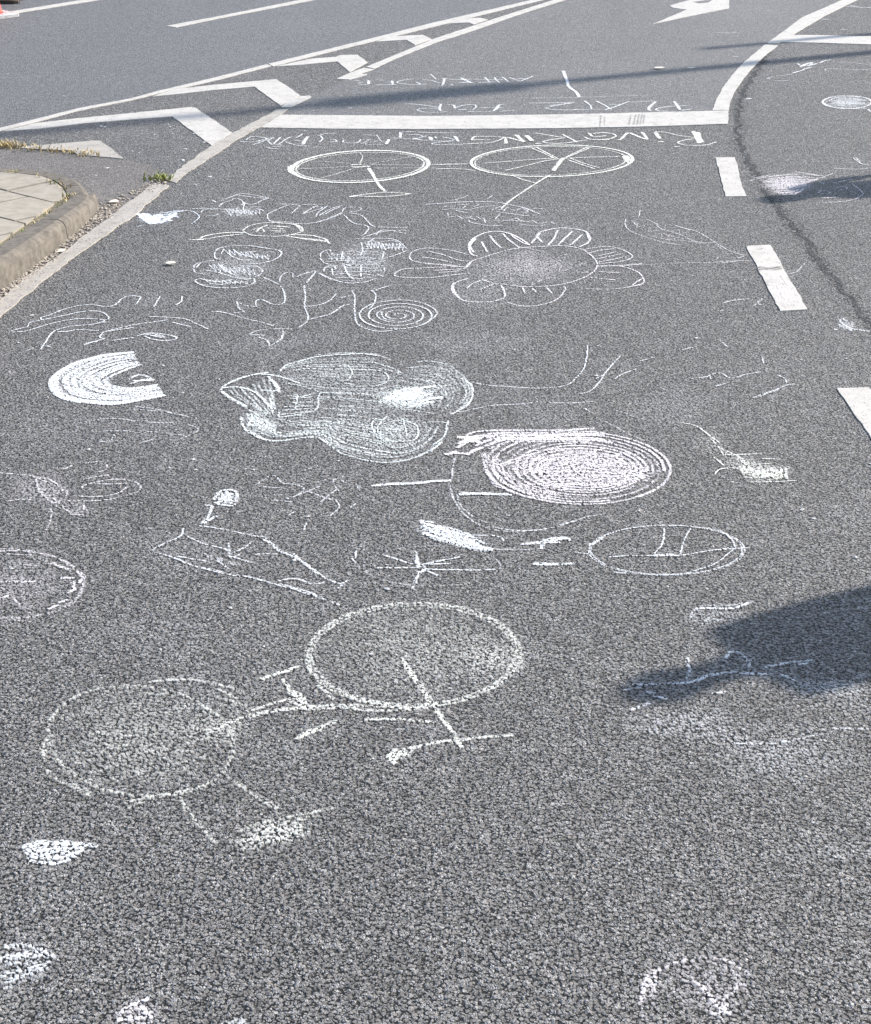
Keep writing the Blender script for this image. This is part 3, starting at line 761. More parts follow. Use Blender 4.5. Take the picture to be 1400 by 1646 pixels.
        for k in range(seg): s.f.append((b, b+1+k, b+1+(k+1) % seg))
        for r in range(rings - 1):
            for k in range(seg):
                q = b+1+r*seg; s.f.append((q+k, q+seg+k, q+seg+(k+1) % seg, q+(k+1) % seg))
    def done(s, name, label, col='w', cat="chalk drawing", group=None):
        me = mesh_of(name, s.v, s.f); at = me.attributes.new('den', 'FLOAT', 'POINT'); at.data.foreach_set('value', [min(1.6, x) * .97 for x in s.d])
        o = link(name, me, CHALK[col]); tag(o, label, cat, group)
        mind = min(p.normal.z for p in me.polygons) if me.polygons else 1
        if mind < 0:
            me.flip_normals() if sum(p.normal.z for p in me.polygons) < 0 else None
        return o
T, M_, F = .013, .0085, .0065     # thick, medium and fine chalk line

# --- row of letters below the stop line (written from the far side, so upside down here)
d = Draw()
d.S(Y4, "1080,90 1110,140 1150,220; 1100,100 1180,215; 1130,100 1160,215", .03, 1.1)
d.S(Y4, "640,92 780,102 900,132 1100,160; 1110,172 1000,185 910,210 960,238 1100,250 1240,240 1340,208; 860,262 930,262", .012, 1.0)
d.S(Y4, "650,100 680,150 710,170; 665,105 700,168", .022, 1.0); d.S(Y4, "685,205 745,205", .02, 1.1)
d.S(Y4, "225,185 265,178 345,108 430,135 555,180 535,140 500,98; 515,105 560,178", .018, 1.1)
d.S(Y3, "1110,152 1180,178 1300,185 1400,182; 1160,105 1195,140; 1170,110 1200,145; 1200,145 1280,150 1360,140; 1210,115 1300,105 1400,112", .015, 1.0)
d.S(Y4, "0,112 80,105 180,122 210,145 150,172 60,182 0,182; 0,150 100,138", .014, 1.0)
d.done("chalk_letters", "rightmost upside down word just below the stop line, starting with a thick letter", 'y', "chalk writing", "chalk letters around the stop line")
d = Draw()
d.S(Y3, "865,122 930,155 1035,210; 560,108 700,130 830,152 900,158; 880,165 740,185 650,208 740,225 900,222 1020,205 1140,188", .014, 1.0)
d.S(Y3, "470,135 530,195; 455,140 520,198", .022, 1.1); d.S(Y3, "560,228 630,224", .018, 1.0)
d.S(Y3, "340,130 440,210; 355,130 430,205", .02, 1.05); d.S(Y3, "440,208 340,180 240,155; 225,155 235,222; 205,222 250,225", .018, 1.05)
d.S(Y3, "0,148 80,145 160,155 210,155 150,190 60,215 0,222; 0,185 60,182", .012, .95)
d.S(Y2, "1245,190 1280,150 1400,148; 1260,185 1400,182; 1190,232 1400,222", .014, 1.0)
d.done("chalk_letters", "second upside down word from the right in the row below the stop line", 'y', "chalk writing", "chalk letters around the stop line")
d = Draw()
d.S(Y2, "1050,145 1100,205; 1060,145 1095,200", .018, 1.05)
d.S(Y2, "900,152 970,162 1035,175; 1060,178 960,200 780,195; 1040,195 900,210 790,228 900,240 1050,238 1180,230; 640,98 850,105 1060,108; 440,100 440,160; 455,100 450,160; 350,165 560,172; 530,130 640,125 700,150; 580,180 680,160 740,140; 600,170 700,192 790,185; 770,150 790,185; 800,155 795,190; 835,150 850,172; 460,98 620,92", .011, .95)
d.S(Y2, "770,155 800,185; 590,170 620,180", .022, 1.0)
d.done("chalk_letters", "boxed middle word of the row of letters below the stop line", 'w', "chalk writing", "chalk letters around the stop line")
d = Draw()
d.S(Y2, "315,180 280,235; 320,182 285,232", .018, 1.05); d.S(Y2, "180,130 215,185 250,210; 20,130 150,135 200,140; 110,180 60,205 0,230; 0,182 100,180 170,180; 140,210 200,190; 75,215 60,240 260,240", .008, .8)
d.S(Y1, "1040,182 1110,185 1130,205 1050,210; 1210,188 1200,212 1280,222 1370,215 1400,180; 905,140 950,145 968,180 930,212; 930,138 1010,115 1120,110", .011, .95)
d.done("chalk_letters", "thin rounded letters left of the boxed word, above the bicycle's left wheel", 'w', "chalk writing", "chalk letters around the stop line")
d = Draw()
d.S(Y1, "810,150 760,200 745,240; 800,152 752,235", .018, 1.0); d.S(Y1, "550,205 620,230 720,250 830,255; 655,165 700,150 740,120; 640,190 740,198; 760,85 795,80; 860,270 930,265", .010, .9)
d.S(Y1, "625,150 560,175 500,220 450,240; 500,155 450,200 410,240 370,215 360,190 430,160 330,175; 185,240 270,210 350,180; 45,205 180,212 280,190 345,175 300,160 200,148 150,155 110,185; 150,180 220,180; 400,262 500,260; 335,265 400,285 480,285; 450,235 520,250", .011, .95)
d.done("chalk_letters", "tangled leftmost letters of the row below the stop line, next to the edge line", 'w', "chalk writing", "chalk letters around the stop line")
# --- row right above the stop line
d = Draw()
d.S(Y7, "240,405 330,450 400,495; 330,500 440,465 580,412; 370,440 500,442; 600,420 720,412 850,408; 850,412 790,460 775,480 800,505; 120,405 180,450 195,490; 1040,410 1080,455 1100,500; 1175,455 1020,460 880,480 855,495 900,510 980,508; 1120,505 1220,490", .013, 1.0)
d.S(Y7, "1040,410 1100,498; 850,412 780,480 800,505", .02, 1.0)
d.S(Y6, "770,468 1000,468 1300,460; 1260,470 1100,495 950,525; 1000,500 1240,470; 955,528 1050,545 1250,548 1400,540", .012, .95)
d.S(Y7, "0,495 150,492 300,490", .011, .9)
d.S(Y6, "790,415 1100,412 1400,400; ", .008, .8); d.S(Y7, "0,372 280,362 560,352 810,346", .008, .8)
d.done("chalk_letters", "right hand upside down word touching the top of the stop line", 'w', "chalk writing", "chalk letters around the stop line")
d = Draw()
d.S(Y6, "440,485 420,530 370,560; 435,490 375,558", .015, 1.0)
d.S(Y6, "225,520 400,522 480,520; 440,490 520,480; 80,565 250,568 370,566; 440,565 620,552; 0,505 80,490 160,490 175,520 140,545; 0,548 70,542", .010, .95)
d.S(Y5, "1115,488 1180,492 1200,530; 1215,520 1290,495 1400,488; 1240,545 1330,545; 1340,565 1400,568; 1045,480 1020,520 1040,560; 640,478 800,490 1010,520; 1010,530 860,530 775,548 860,572 1010,575 1110,568", .011, .95)
d.S(Y5, "1040,485 1025,555; 1185,495 1200,530", .017, 1.0); d.S(Y5, "0,528 45,525", .02, .9)
d.done("chalk_letters", "left hand short upside down word touching the top of the stop line", 'w', "chalk writing", "chalk letters around the stop line")
# --- upper row in the thin shadow
d = Draw()
d.S(Y6, "545,180 620,205 670,225; 670,225 760,190 820,165; 640,195 760,200; 470,178 510,205 545,235; 380,180 410,215 440,240; 275,180 310,215 330,240; 120,200 300,205 480,205; 200,240 390,232; 0,185 60,205 130,245; 70,210 0,205; 0,240 160,245", .013, 1.0)
d.done("chalk_letters", "right part of the uppermost row of letters, crossed by a long thin bar", 'w', "chalk writing", "chalk letters around the stop line")
d = Draw()
d.S(Y5, "830,208 930,215 1010,240 1060,245; 1040,190 1200,205 1400,200; 1060,195 1080,220 1050,275; 1260,185 1330,225 1400,245; 1240,240 1330,235; 1150,258 1180,270; 925,145 985,200; 880,258 720,262 590,250 545,235 620,212 740,200; 760,232 820,262; 485,215 500,260; 310,208 410,212; 430,235 480,232; 300,268 450,265 550,265; 20,212 130,222; 160,212 225,215 235,250 200,262 100,255; 110,245 170,232", .011, .95)
d.S(Y5, "1080,200 1065,260; 490,220 500,260; 225,218 225,255", .018, 1.0)
d.done("chalk_letters", "left part of the uppermost row of letters, beside the torn line fragment", 'w', "chalk writing", "chalk letters around the stop line")
d = Draw()
d.S(Y6, "1160,105 1175,150 1200,215 1220,285 1300,345 1335,400; 1155,110 1190,200", .022, 1.1)
d.S(Y6, "650,262 850,255 1000,245 1190,240", .008, .85)
d.done("chalk_stroke", "bent thick chalk stroke standing above the stop line with a faint line beside it", 'w', "chalk line")

# --- bicycle of two spoked wheels
d = Draw()
d.ell(PX, 579, 269.5, 108, 25, .020, 1.05, tilt=-5, passes=2, off=.025); d.ell(PX, 579, 269.5, 103, 22.5, .014, .8, tilt=-5)
d.S(Y1, "590,480 600,540 660,580; 620,470 625,530 700,590; 700,430 640,500", .02, .9)
d.ell(PX, 887, 260.5, 128, 25, .018, 1.05, tilt=-3, passes=2, off=.02); d.ell(PX, 885, 260.5, 122, 23, .013, .75, tilt=-3)
d.S(Y4, "290,370 340,440; 330,360 370,420; 300,400 380,390; 310,380 350,450", .022, .9)
d.S(V6, "750,315 850,310; 745,305 830,300; 760,322 860,312", .016, 1.0)
d.S(V6, "850,320 885,380 910,420 945,455; 845,325 875,360", .020, 1.05)
d.S(V6, "740,482 820,470 950,458 1090,466; 770,480 950,482 1080,468; 740,484 800,478", .013, 1.0)
d.S(V6, "860,300 960,280 1110,252; 860,302 1000,304 1180,305; 880,322 1000,322 1180,320; 745,295 650,288 560,282; 740,312 600,320 450,325; 760,325 680,350 580,378; 800,298 815,260 800,235", .008, .75)
d.S(V6, "1185,302 1290,303 1400,300; 1190,322 1400,328", .009, .85); d.S(V7, "0,268 100,264 180,262; 0,292 120,290 200,300", .009, .85)
d.S(V7, "480,185 540,210 600,240; 500,180 610,238; 770,185 700,215 640,240; 760,180 650,232; 650,238 760,232 920,228; 670,235 750,265 820,285; 660,245 800,292; 240,262 400,250 590,236; 350,298 450,275 540,252 620,240", .011, 1.0)
d.S(V7, "640,235 610,270 590,300; 635,240 588,298", .024, 1.1)
d.S(V7, "580,320 540,340 500,365 430,410 360,460 330,490; 375,320 440,345 500,360", .012, 1.0)
d.done("chalk_bicycle", "big chalk bicycle seen upside down, with two spoked wheels, below the row of letters", 'y')

# --- writing with a bow below the bicycle's right wheel
d = Draw()
d.S(Q1, "20,130 200,118 400,105 600,100 760,108 900,135 1050,170 1200,232", .010, 1.0)
d.S(Q1, "850,120 930,60 1030,0; 655,75 715,35; 280,90 380,70 460,38; 190,185 330,178 480,188; 190,158 240,150; 240,145 330,150; 340,135 460,132; 480,185 600,155 740,142; 520,155 575,130; 400,175 440,145; 330,190 470,220; 250,215 260,255; 245,262 360,250 400,285; 400,275 480,262 500,250; 470,290 480,310 590,335 700,348 820,345; 540,250 600,285; 620,270 640,320; 600,295 655,300; 480,270 540,290; 690,190 800,150; 740,188 830,180; 820,205 860,160 880,165; 750,205 860,220 1000,240 1085,248; 740,280 790,225; 715,295 850,295 990,300; 900,290 960,275 1010,300 1160,320; 960,300 1080,310; 980,330 1100,345 1200,345 1260,340; 1120,295 1175,330; 960,190 1000,170 1070,195 1060,210 980,210; 890,180 940,190; 1120,170 1220,175; 1200,330 1280,310 1350,330", .007, .85)
d.done("chalk_scrawl", "small scribbled chalk words under a flat bow between the bicycle and the large flower", 'w', "chalk writing")

# --- big flower
d = Draw()
d.S(W4, "440,265 400,300; 400,300 440,262 520,235 620,205 700,192 820,185 900,182 990,195 1050,230 1078,265 1078,295 1050,325 990,355 920,375 840,388 720,392 640,385 600,378; 490,355 560,375 600,378", M_, .85)
d.S(W4, "470,235 440,225 425,180 450,145 500,118 560,108 620,115 680,140 735,178; 450,215 432,180 460,145; 530,128 560,165 595,195; 595,118 640,160 685,192; 490,160 520,215; 735,178 690,160 640,125", .011, .95)
d.S(W4, "770,130 800,108 880,92 960,95 1020,108 1045,140 1035,165 990,188; 880,100 860,145 830,180; 955,108 910,150 880,178; 1005,125 960,165 940,180; 770,130 800,165; 745,170 790,115; 1030,120 1040,150", .011, .95)
d.S(W4, "1000,205 1060,192 1140,185 1200,198 1255,225 1255,245 1200,262 1090,272; 1030,222 1100,205 1170,198; 1075,250 1150,235 1210,222; 1080,268 1160,252 1230,238; 1080,235 1180,212; 1080,285 1200,285 1310,275", M_, .85)
d.S(W4, "1080,290 1180,285 1250,300 1300,325 1322,365 1300,380 1220,398 1100,405 980,398; 1310,350 1260,385; 1090,315 1200,320; 1050,345 1180,358; 1320,380 1200,400", M_, .8)
d.S(W4, "430,230 350,208 260,195 190,195 140,210 122,240 150,262 250,275 360,288; 220,210 300,230 370,255 430,262; 185,240 260,250 340,268; 200,275 320,280 400,290", M_, .85)
d.S(W4, "400,290 280,292 150,298 80,305 45,335 120,345 230,345 340,332 440,322; 250,308 400,300; 270,320 400,308", M_, .85)
d.S(W4, "420,350 370,365 338,395 350,430 400,462 460,470 540,468 600,452; 350,370 340,400 380,450; 490,358 440,378 415,400; 555,375 480,408; 345,385 350,430", M_, .9)
d.S(W4, "590,385 610,430 600,455; 620,470 680,488 760,490 840,472 890,445 920,400 910,390; 600,395 610,440; 700,395 715,430; 820,395 850,425; 750,400 770,420", M_, .9)
for _ in range(26):
    a_, r_ = rnd.uniform(0, 6.28), rnd.random() ** .5; x, y = 740 + 300*r_*math.cos(a_), 290 + 85*r_*math.sin(a_)
    d.curve(W4, [(x, y), (x + rnd.uniform(-40, 40), y + rnd.uniform(-14, 14)), (x + rnd.uniform(-60, 60), y + rnd.uniform(-20, 20)), (x + rnd.uniform(-80, 80), y + rnd.uniform(-20, 20))], .007, .45)
d.smear(W4, 740, 290, 310, 95, .34)
d.done("chalk_flower", "largest chalk flower with eight striped petals right of the picture's middle", 'p')
# faint garland to the right of it
d = Draw()
d.S(Q5, "70,60 65,100 100,145 200,185 330,225 460,245; 250,185 380,210 470,212 600,232 700,225; 320,160 420,190 520,205; 450,120 570,150 680,215 760,265 820,295 910,320; 400,100 520,140; 170,0 160,50; 110,70 150,110; 270,90 330,140; 210,60 300,100; 310,130 450,170 540,215 640,230; 700,240 760,280", F, .55)
d.S(Q5, "0,390 170,385 330,380 500,370 640,372 820,360 960,355; 60,385 190,375; 740,320 700,350", F, .5)
d.zig(Q5, 120, 90, 420, 210, 14, 20, -14, F, .35); d.zig(Q5, 330, 110, 640, 215, 12, -18, 12, F, .32)
d.done("chalk_scribble", "faint chalk garland between the largest flower and the cracked white dash", 'p')
# --- left upper flower with centre and leaves
d = Draw()
d.S(W2, "80,180 130,200 170,250; 85,190 120,195 190,240; 100,205 200,245; 130,215 240,240; 150,235 260,235; 90,185 170,245 200,190; 120,180 200,240; 180,200 190,250 240,190; 200,195 210,245; 220,190 300,230; 230,245 330,180; 150,180 180,230", .022, 1.2)
d.S(W2, "240,240 340,190; 200,185 290,190; 210,200 330,200; 260,180 350,205; 250,230 300,180 350,180; 220,180 380,165", .015, .95)
d.S(W2, "280,170 350,162 430,165 470,185 480,210 430,248; 80,265 120,255", F, .8)
d.smear(W2, 200, 215, 130, 42, .55)
d.done("chalk_scribble", "bright bluish white chalk scribble close to the lane edge line below the island", 'b')
d = Draw()
d.S(Q2, "540,190 620,160 720,125 780,115 900,125 1050,155 1160,180 1080,200 1000,240 930,265 820,255; 455,300 490,260 560,230 640,210; 740,145 840,150 950,165 1130,185; 360,205 420,240; 480,215 520,210; 640,200 680,180 760,200 800,250 760,280; 820,230 800,330 820,400; 80,330 260,325 440,330 480,330; 480,335 650,335 740,310; 200,380 260,335 440,345; 290,420 400,420 450,400; 570,410 620,400 620,430; 820,305 920,305 1050,300; 980,330 1060,345 1080,365; 480,370 560,375; 880,385 960,420; 700,430 760,420; 640,350 740,360", F, .8)
d.smear(Q2, 780, 380, 330, 90, .38); d.zig(Q2, 560, 360, 1040, 380, 18, 20, 40, F, .5)
d.done("chalk_scribble", "small chalk house-like scribble with a speckled base above the eye shaped drawing", 'w')
d = Draw()
d.S(W2, "760,290 800,262 870,245 950,240 1060,248 1130,262 1145,295 1080,315 980,328 880,325 810,318 765,295; 950,238 1080,238; 1080,250 1135,272 1145,298; 1100,250 1140,300", M_, 1.0)
d.S(W2, "820,285 880,278 900,300; 930,262 1000,262 1060,270; 920,275 1020,280; 930,290 1030,290; 850,300 870,275 920,255; 960,300 1040,300; 980,265 1050,268", .011, .9)
d.S(W2, "415,348 480,348 560,338 640,325 760,312; 480,345 520,325 600,310 700,302 780,306; 420,350 520,350", .011, 1.05)
d.S(W2, "1030,318 1100,335 1200,345 1310,360; 1060,318 1180,320 1240,330 1310,352; 1040,325 1160,345 1300,362; 1290,345 1320,375", .011, 1.05)
d.done("chalk_eye", "eye shaped chalk drawing with long pointed leaves at both sides", 'y')
d = Draw()
d.S(W2, "920,185 990,150 1060,125; 1000,118 1080,122 1130,130; 920,185 925,220 960,235 1040,235; 1140,125 1200,122 1245,130; 1130,130 1070,185; 1240,130 1180,160 1145,185; 1310,130 1250,170 1230,200; 1400,130 1330,150 1250,195; 1050,245 1180,245 1290,225 1400,180", M_, .8)
d.S(V6, "345,525 460,525; 550,630 620,605 700,572; 690,540 640,560 590,590; 700,570 720,545 800,545 800,560 740,570; 710,585 760,630 830,645 850,660 830,690 805,705; 740,575 810,590 860,640 890,655; 900,655 1070,660; 890,700 930,670 1060,690; 530,540 590,545 480,580", F, .75)
d.done("chalk_wave", "zigzag wave of chalk strokes between the speckled scribble and the bicycle's saddle", 'w')
# --- two scribbled flowers
d = Draw()
d.S(W2, "580,440 600,410 680,392 790,388 880,400 960,412; 580,440 585,470 620,475; 960,410 1005,425 1005,450 960,480 880,500 800,505; 660,430 700,460 760,480 820,478; 640,410 620,445; 700,410 740,440 820,460; 760,430 850,425; 890,430 960,425; 860,460 940,455", M_, .9)
d.S(W2, "600,480 520,490 460,505 445,535 460,560 520,572; 850,518 885,540 880,570 840,588; 520,545 600,560 700,590 800,610; 600,500 640,540 700,575; 460,530 490,500; 740,520 850,520; 620,510 680,560 740,590; 690,590 820,600", M_, .85)
d.S(W2, "500,600 455,610 480,635 560,655 680,660 780,650 835,625 835,600; 480,600 600,620 700,605; 540,630 640,640; 600,640 700,625 790,620", M_, .9)
d.zig(W2, 650, 430, 930, 460, 16, 14, 22, F, .6); d.zig(W2, 560, 530, 840, 560, 18, 16, 26, F, .5); d.zig(W2, 520, 615, 800, 630, 14, 10, 14, F, .55)
d.smear(W2, 720, 530, 260, 120, .3)
d.done("chalk_flower", "scribbled chalk flower of stacked petals above the squiggly tail, at left", 'w')
d = Draw()
d.S(W2, "890,590 950,615 1005,650 1030,700 1030,750 980,770 930,755 880,735 845,745 850,780; 725,745 735,790 770,815 700,820; 850,780 790,775 740,755; 595,808 680,828 780,858 880,880 960,905; 1000,620 1005,590 1040,562 1080,565 1085,595; 1110,590 1160,565 1230,550; 560,815 620,812; 800,960 860,935 920,930; 810,960 900,965; 860,975 920,1000 935,1035; 1020,935 1010,985 940,1035; 960,925 1080,925", M_, .75)
d.done("chalk_squiggle", "chalk squiggle with hooks and a small star running below the stacked petal flower", 'w')
d = Draw()
d.S(W3, "165,350 170,320 230,295 240,310; 165,360 190,395 250,410; 330,310 320,380; 400,260 450,265; 470,240 480,300 460,340; 430,215 500,212 620,210 700,215 760,240 800,280 820,290; 820,300 720,340 650,360; 190,460 200,430 260,420 280,440; 150,470 220,510 300,535 380,548; 250,440 260,490; 340,410 370,480 420,520; 470,410 465,500; 330,400 400,420; 420,545 500,540 590,510; 490,400 620,400; 560,215 520,240; 640,310 630,360; 590,480 640,500; 640,430 645,470; 480,205 640,160 830,150", M_, .85)
for y, x0, x1 in ((235, 520, 740), (260, 500, 780), (285, 470, 800), (310, 340, 600), (335, 250, 620), (360, 200, 640), (385, 200, 660), (410, 220, 640), (435, 220, 610), (460, 230, 640), (485, 250, 600), (510, 280, 560), (530, 320, 480)):
    d.curve(W3, [(x0 + (x1-x0)*k/6 + rnd.uniform(-8, 8), y + rnd.uniform(-9, 9)) for k in range(7)], F, .65)
d.zig(W3, 500, 260, 790, 280, 22, 6, 32, F, .55); d.zig(W3, 220, 340, 420, 380, 10, 10, 30, F, .4)
d.smear(W3, 480, 380, 310, 160, .30)
d.done("chalk_flower", "round flower head filled with rows of chalk scribble, between the squiggle and the largest flower", 'w')
d = Draw()
d.S(W3, "130,460 70,470 0,490; 130,460 80,520 60,545; 40,560 50,640 45,720 70,790 60,840 0,880; 45,722 130,715 200,695 250,665 280,625; 80,820 170,800 250,775 330,720 400,705; 300,660 390,642; 150,470 240,510 330,540 420,548; 395,595 420,640 420,700 420,780 440,850 510,890 620,910 740,895; 545,600 580,640 560,710 520,750; 580,598 640,580 700,562; 550,605 600,600", M_, .8)
d.spiral(W3, 745, 790, 300, 112, 4.2, M_, .85, 180, .08)
d.S(W3, "620,690 760,675 900,690 1000,730 1040,775 1000,820; 620,760 640,810 720,830", M_, .8)
d.done("chalk_snail", "chalk spiral with a stalk and leaf outline below the scribble filled flower head", 'w')
# --- left hand
d = Draw()
d.S(W1, "70,380 120,365 180,350 190,325 260,310 350,290 430,275 520,255 600,248 660,258 700,290 680,310 600,335 480,345 420,355 360,375 330,395 300,440 260,500; 75,385 170,378 230,360 330,330 430,308 520,298 600,298 680,308; 260,292 330,270 420,235 520,212 600,208 670,220 740,210 790,165 850,150 910,160; 260,290 270,308; 370,380 430,380 500,368 640,375; 910,160 870,210; 1030,155 990,220; 1170,155 1165,190 1135,210; 540,460 600,445 680,425 640,420 660,390 700,375 800,350 900,330 1020,315 1080,305; 540,465 640,440; 880,410 920,400 960,392; 720,440 860,420; 960,285 1080,290 1190,300 1260,330 1340,365; 700,380 860,355; 1110,320 1230,350", F, .78)
d.S(W1, "925,400 980,390 1050,398 1130,415 1130,430 1060,440 980,430 930,410; 940,400 1060,415; 960,405 1060,425; 980,395 1050,410", M_, .9)
d.S(W1, "160,510 240,480 300,470 340,490; 300,480 340,460", F, .5)
d.done("chalk_fish", "long winding chalk outline like fingers, with a small filled oval, near the lane edge line", 'w')
# --- moon
d = Draw()
o_ = "860,515 700,530 560,560 430,610 350,670 328,720 360,780 450,820 600,840 740,845 900,820 1060,790"; i_ = "900,590 830,612 740,650 680,680 660,700 680,720 730,740 800,750 900,742 1010,725"
d.between(W1, o_, i_, 14, .018, .95, 8, .3, .10); d.between(W1, o_, i_, 7, .012, .9, 12, .2)
d.curve(W1, [tuple(float(c) for c in q.split(',')) for q in o_.split()], .022, 1.2, passes=2, off=1)
d.S(W1, "830,690 900,660 980,690 880,700; 840,720 930,690 1000,690; 850,700 990,695", .014, .9)
d.smear(W1, 520, 700, 230, 130, .35)
d.done("chalk_moon", "bright thickly filled chalk crescent moon at left", 'w')
d = Draw()
d.S(W1, "550,965 620,950 700,940 800,945 870,960; 940,965 1080,970 1180,960; 1060,900 1150,915 1210,930; 1200,980 1280,1010 1220,1050 1130,1085; 650,1022 800,1020 900,1035; 900,1020 1020,1030; 640,1090 740,1085 770,1070; 740,1040 720,1080; 1080,1040 1200,1050; 900,1100 1000,1070; 850,860 1000,880 1100,900; 860,880 1060,900", F, .5)
d.done("chalk_scribble", "faint grey chalk lines below the crescent moon", 'w')
# --- green snail-like big drawing
d = Draw()
d.between(W5, "350,190 400,150 520,115 680,100 850,108 950,150 985,185", "300,235 450,255 560,290 700,300 850,295 960,265", 16, .012, .60, 10, .4, .35)
d.between(W5, "155,430 170,480 250,530 340,550 450,530 560,530 640,600 760,640 900,660 1050,630 1180,550 1210,460", "360,430 400,430 500,440 600,445 700,455 830,475 900,545 1000,545 1060,500", 17, .012, .60, 10, .4, .35)
d.between(W5, "560,300 700,310 900,330", "560,440 700,450 850,470", 8, .013, .5, 14, .3, .4)
d.between(W5, "50,285 90,320 180,370 260,420", "300,215 300,260 320,330 330,390", 9, .012, .6, 8, .3)
d.S(W5, "50,285 60,270 90,250 180,215 290,195; 55,290 90,320 180,370; 60,272 150,270 230,300 300,370; 290,215 340,270 330,290 250,285; 330,265 345,295; 230,200 350,215 450,250; 350,190 380,160 440,140 560,112 760,100 860,110", .013, .95)
d.S(W5, "350,395 350,425 470,405 540,380 550,310 590,300 720,300 880,320; 400,310 450,320 530,300; 400,330 520,320; 380,350 520,345; 370,370 520,365; 360,390 500,380; 355,410 500,395; 365,420 480,412; 540,380 520,395; 440,310 430,380", M_, .85)
d.S(W5, "155,425 160,460 190,500 260,535 340,550; 200,430 190,470; 220,440 280,470; 180,460 300,480; 300,320 315,410; 320,250 350,300", .012, .85)
d.zig(W5, 190, 430, 330, 490, 14, 12, 36, .013, .7)
d.between(W5, "980,150 1100,130 1220,150 1300,220 1335,290 1300,360 1210,430", "1000,230 1080,240 1150,270 1180,320 1150,380", 9, .012, .55, 14, .35, .3)
d.S(W5, "1250,220 1310,240 1335,290 1325,340 1290,370 1230,410; 1180,550 1120,600; 1210,440 1190,520 1130,570", M_, .9)
for _ in range(20): 
    x, y = rnd.gauss(1010, 55), rnd.gauss(315, 24); d.curve(W5, [(x-60, y+14), (x, y-4), (x+60, y-12)], .022, 1.05)
d.smear(W5, 1000, 320, 190, 80, .75)
for _ in range(46):
    a_, r_ = rnd.uniform(0, 6.28), rnd.random() ** .5; x, y = 800 + 420*r_*math.cos(a_), 390 + 200*r_*math.sin(a_); k_ = rnd.uniform(30, 90)
    d.curve(W5, [(x-k_, y+rnd.uniform(-14, 14)), (x, y + rnd.uniform(-8, 8)), (x+k_, y + rnd.uniform(-14, 14))], .009, .5)
d.S(W5, "690,240 720,200 700,160; 690,250 760,270; 760,180 880,190 900,240 820,270; 840,430 820,470 860,540 850,470 900,420; 880,460 960,440 1050,470 1040,540 940,550; 900,480 1000,500; 980,430 1000,520; 820,430 880,440", F, .7)
d.smear(W5, 760, 380, 620, 270, .22); d.smear(W5, 900, 560, 300, 90, .24); d.smear(W5, 560, 190, 300, 80, .24); d.smear(W5, 1150, 230, 190, 110, .30); d.smear(W5, 240, 450, 120, 80, .5)
d.smear(W5, 950, 480, 200, 80, .42)
d.done("chalk_fish", "big green tinted chalk fish or snail with striped body in the middle of the road", 'g')
# --- pink disc
d = Draw()
for k in range(13):
    f = 1 - k / 14.0
    d.ell(W6, 800 + 5*k, 752 + 1.5*k, 520*f, 205*f, .013, .80 * rnd.uniform(.7, 1.15), tilt=14*f, a0=rnd.uniform(0, 90), a1=rnd.uniform(420, 450) - 60)
d.between(W6, "130,600 200,560 300,545 450,545 700,545 900,535 1000,560", "300,640 420,600 600,600 800,600 1000,620", 10, .018, .95, 10, .3, .2)
d.between(W6, "270,660 280,760 340,850 480,910 700,950", "340,690 380,760 440,820 560,870 740,900", 7, .013, .7, 8)
d.between(W6, "350,740 500,690 650,650 900,640", "420,800 600,760 800,720 1100,720", 10, .014, .75, 10)
d.between(W6, "500,700 800,690 1150,730 1240,790", "560,860 800,850 1000,850 1180,820", 12, .016, .8, 14)
d.S(W6, "130,620 200,580 260,570; 50,675 110,668 170,672; 120,640 190,600; 60,680 120,660; 170,680 230,650 270,635; 150,600 260,610", .018, 1.05)
d.S(W6, "120,580 240,580; 160,590 260,585; 150,600 250,600", .022, 1.1)
for _ in range(34):
    a_, r_ = rnd.uniform(0, 6.28), rnd.random() ** .5; x, y = 850 + 330*r_*math.cos(a_), 765 + 120*r_*math.sin(a_); k_ = rnd.uniform(40, 110)
    d.curve(W6, [(x-k_, y+rnd.uniform(-6, 22)), (x, y + rnd.uniform(-10, 10)), (x+k_, y - rnd.uniform(-6, 26))], .012, .7)
d.smear(W6, 830, 760, 480, 190, .34); d.smear(W6, 880, 775, 300, 110, .42)
d.done("chalk_disc", "big pinkish white filled chalk disc with a tail at its upper left", 'p')
d = Draw()
d.S(W6, "200,270 290,285 420,295 540,302 650,300 740,285 790,245 830,200 850,130 855,60; 155,265 200,280 210,330 190,390 130,430 80,450; 810,335 870,320 920,270 960,210 1040,120; 130,440 220,420 330,400 440,395 560,385; 640,385 780,385 900,375; 1010,250 1060,220 1130,195; 840,415 870,440; 1150,150 1230,130; 900,250 960,220", F, .65)
d.S(W6, "1000,425 1060,440 1130,470; 950,490 1010,520 1080,560; 1080,560 1180,600", F, .4)
d.done("chalk_curve", "long faint chalk loops reaching from the fish drawing to the right above the pink disc", 'w')
d = Draw()
d.S(W6, "110,690 100,740 90,820; 80,830 90,900 120,960 170,1020 260,1080 360,1105 480,1110 600,1100 690,1080; 120,900 140,960 200,1020 280,1060; 700,1080 850,1030 960,1010; 690,1075 800,1050", M_, .55)
d.S(W6, "0,828 80,825; 130,900 280,895 430,905", .014, .95); d.S(X2, "220,250 300,240 420,235 540,228 620,218 720,215; 290,240 420,236; 780,290 900,298 1080,303", .018, 1.0)
d.S(X2, "290,238 480,235 600,222 710,216; 770,302 880,300 980,302", .018, 1.05)
d.S(W6, "500,1180 600,1170 740,1150; 600,1160 720,1145 760,1165; 550,1295 650,1298 780,1290; 600,1185 600,1210; 860,1190 940,1155", .014, .9)
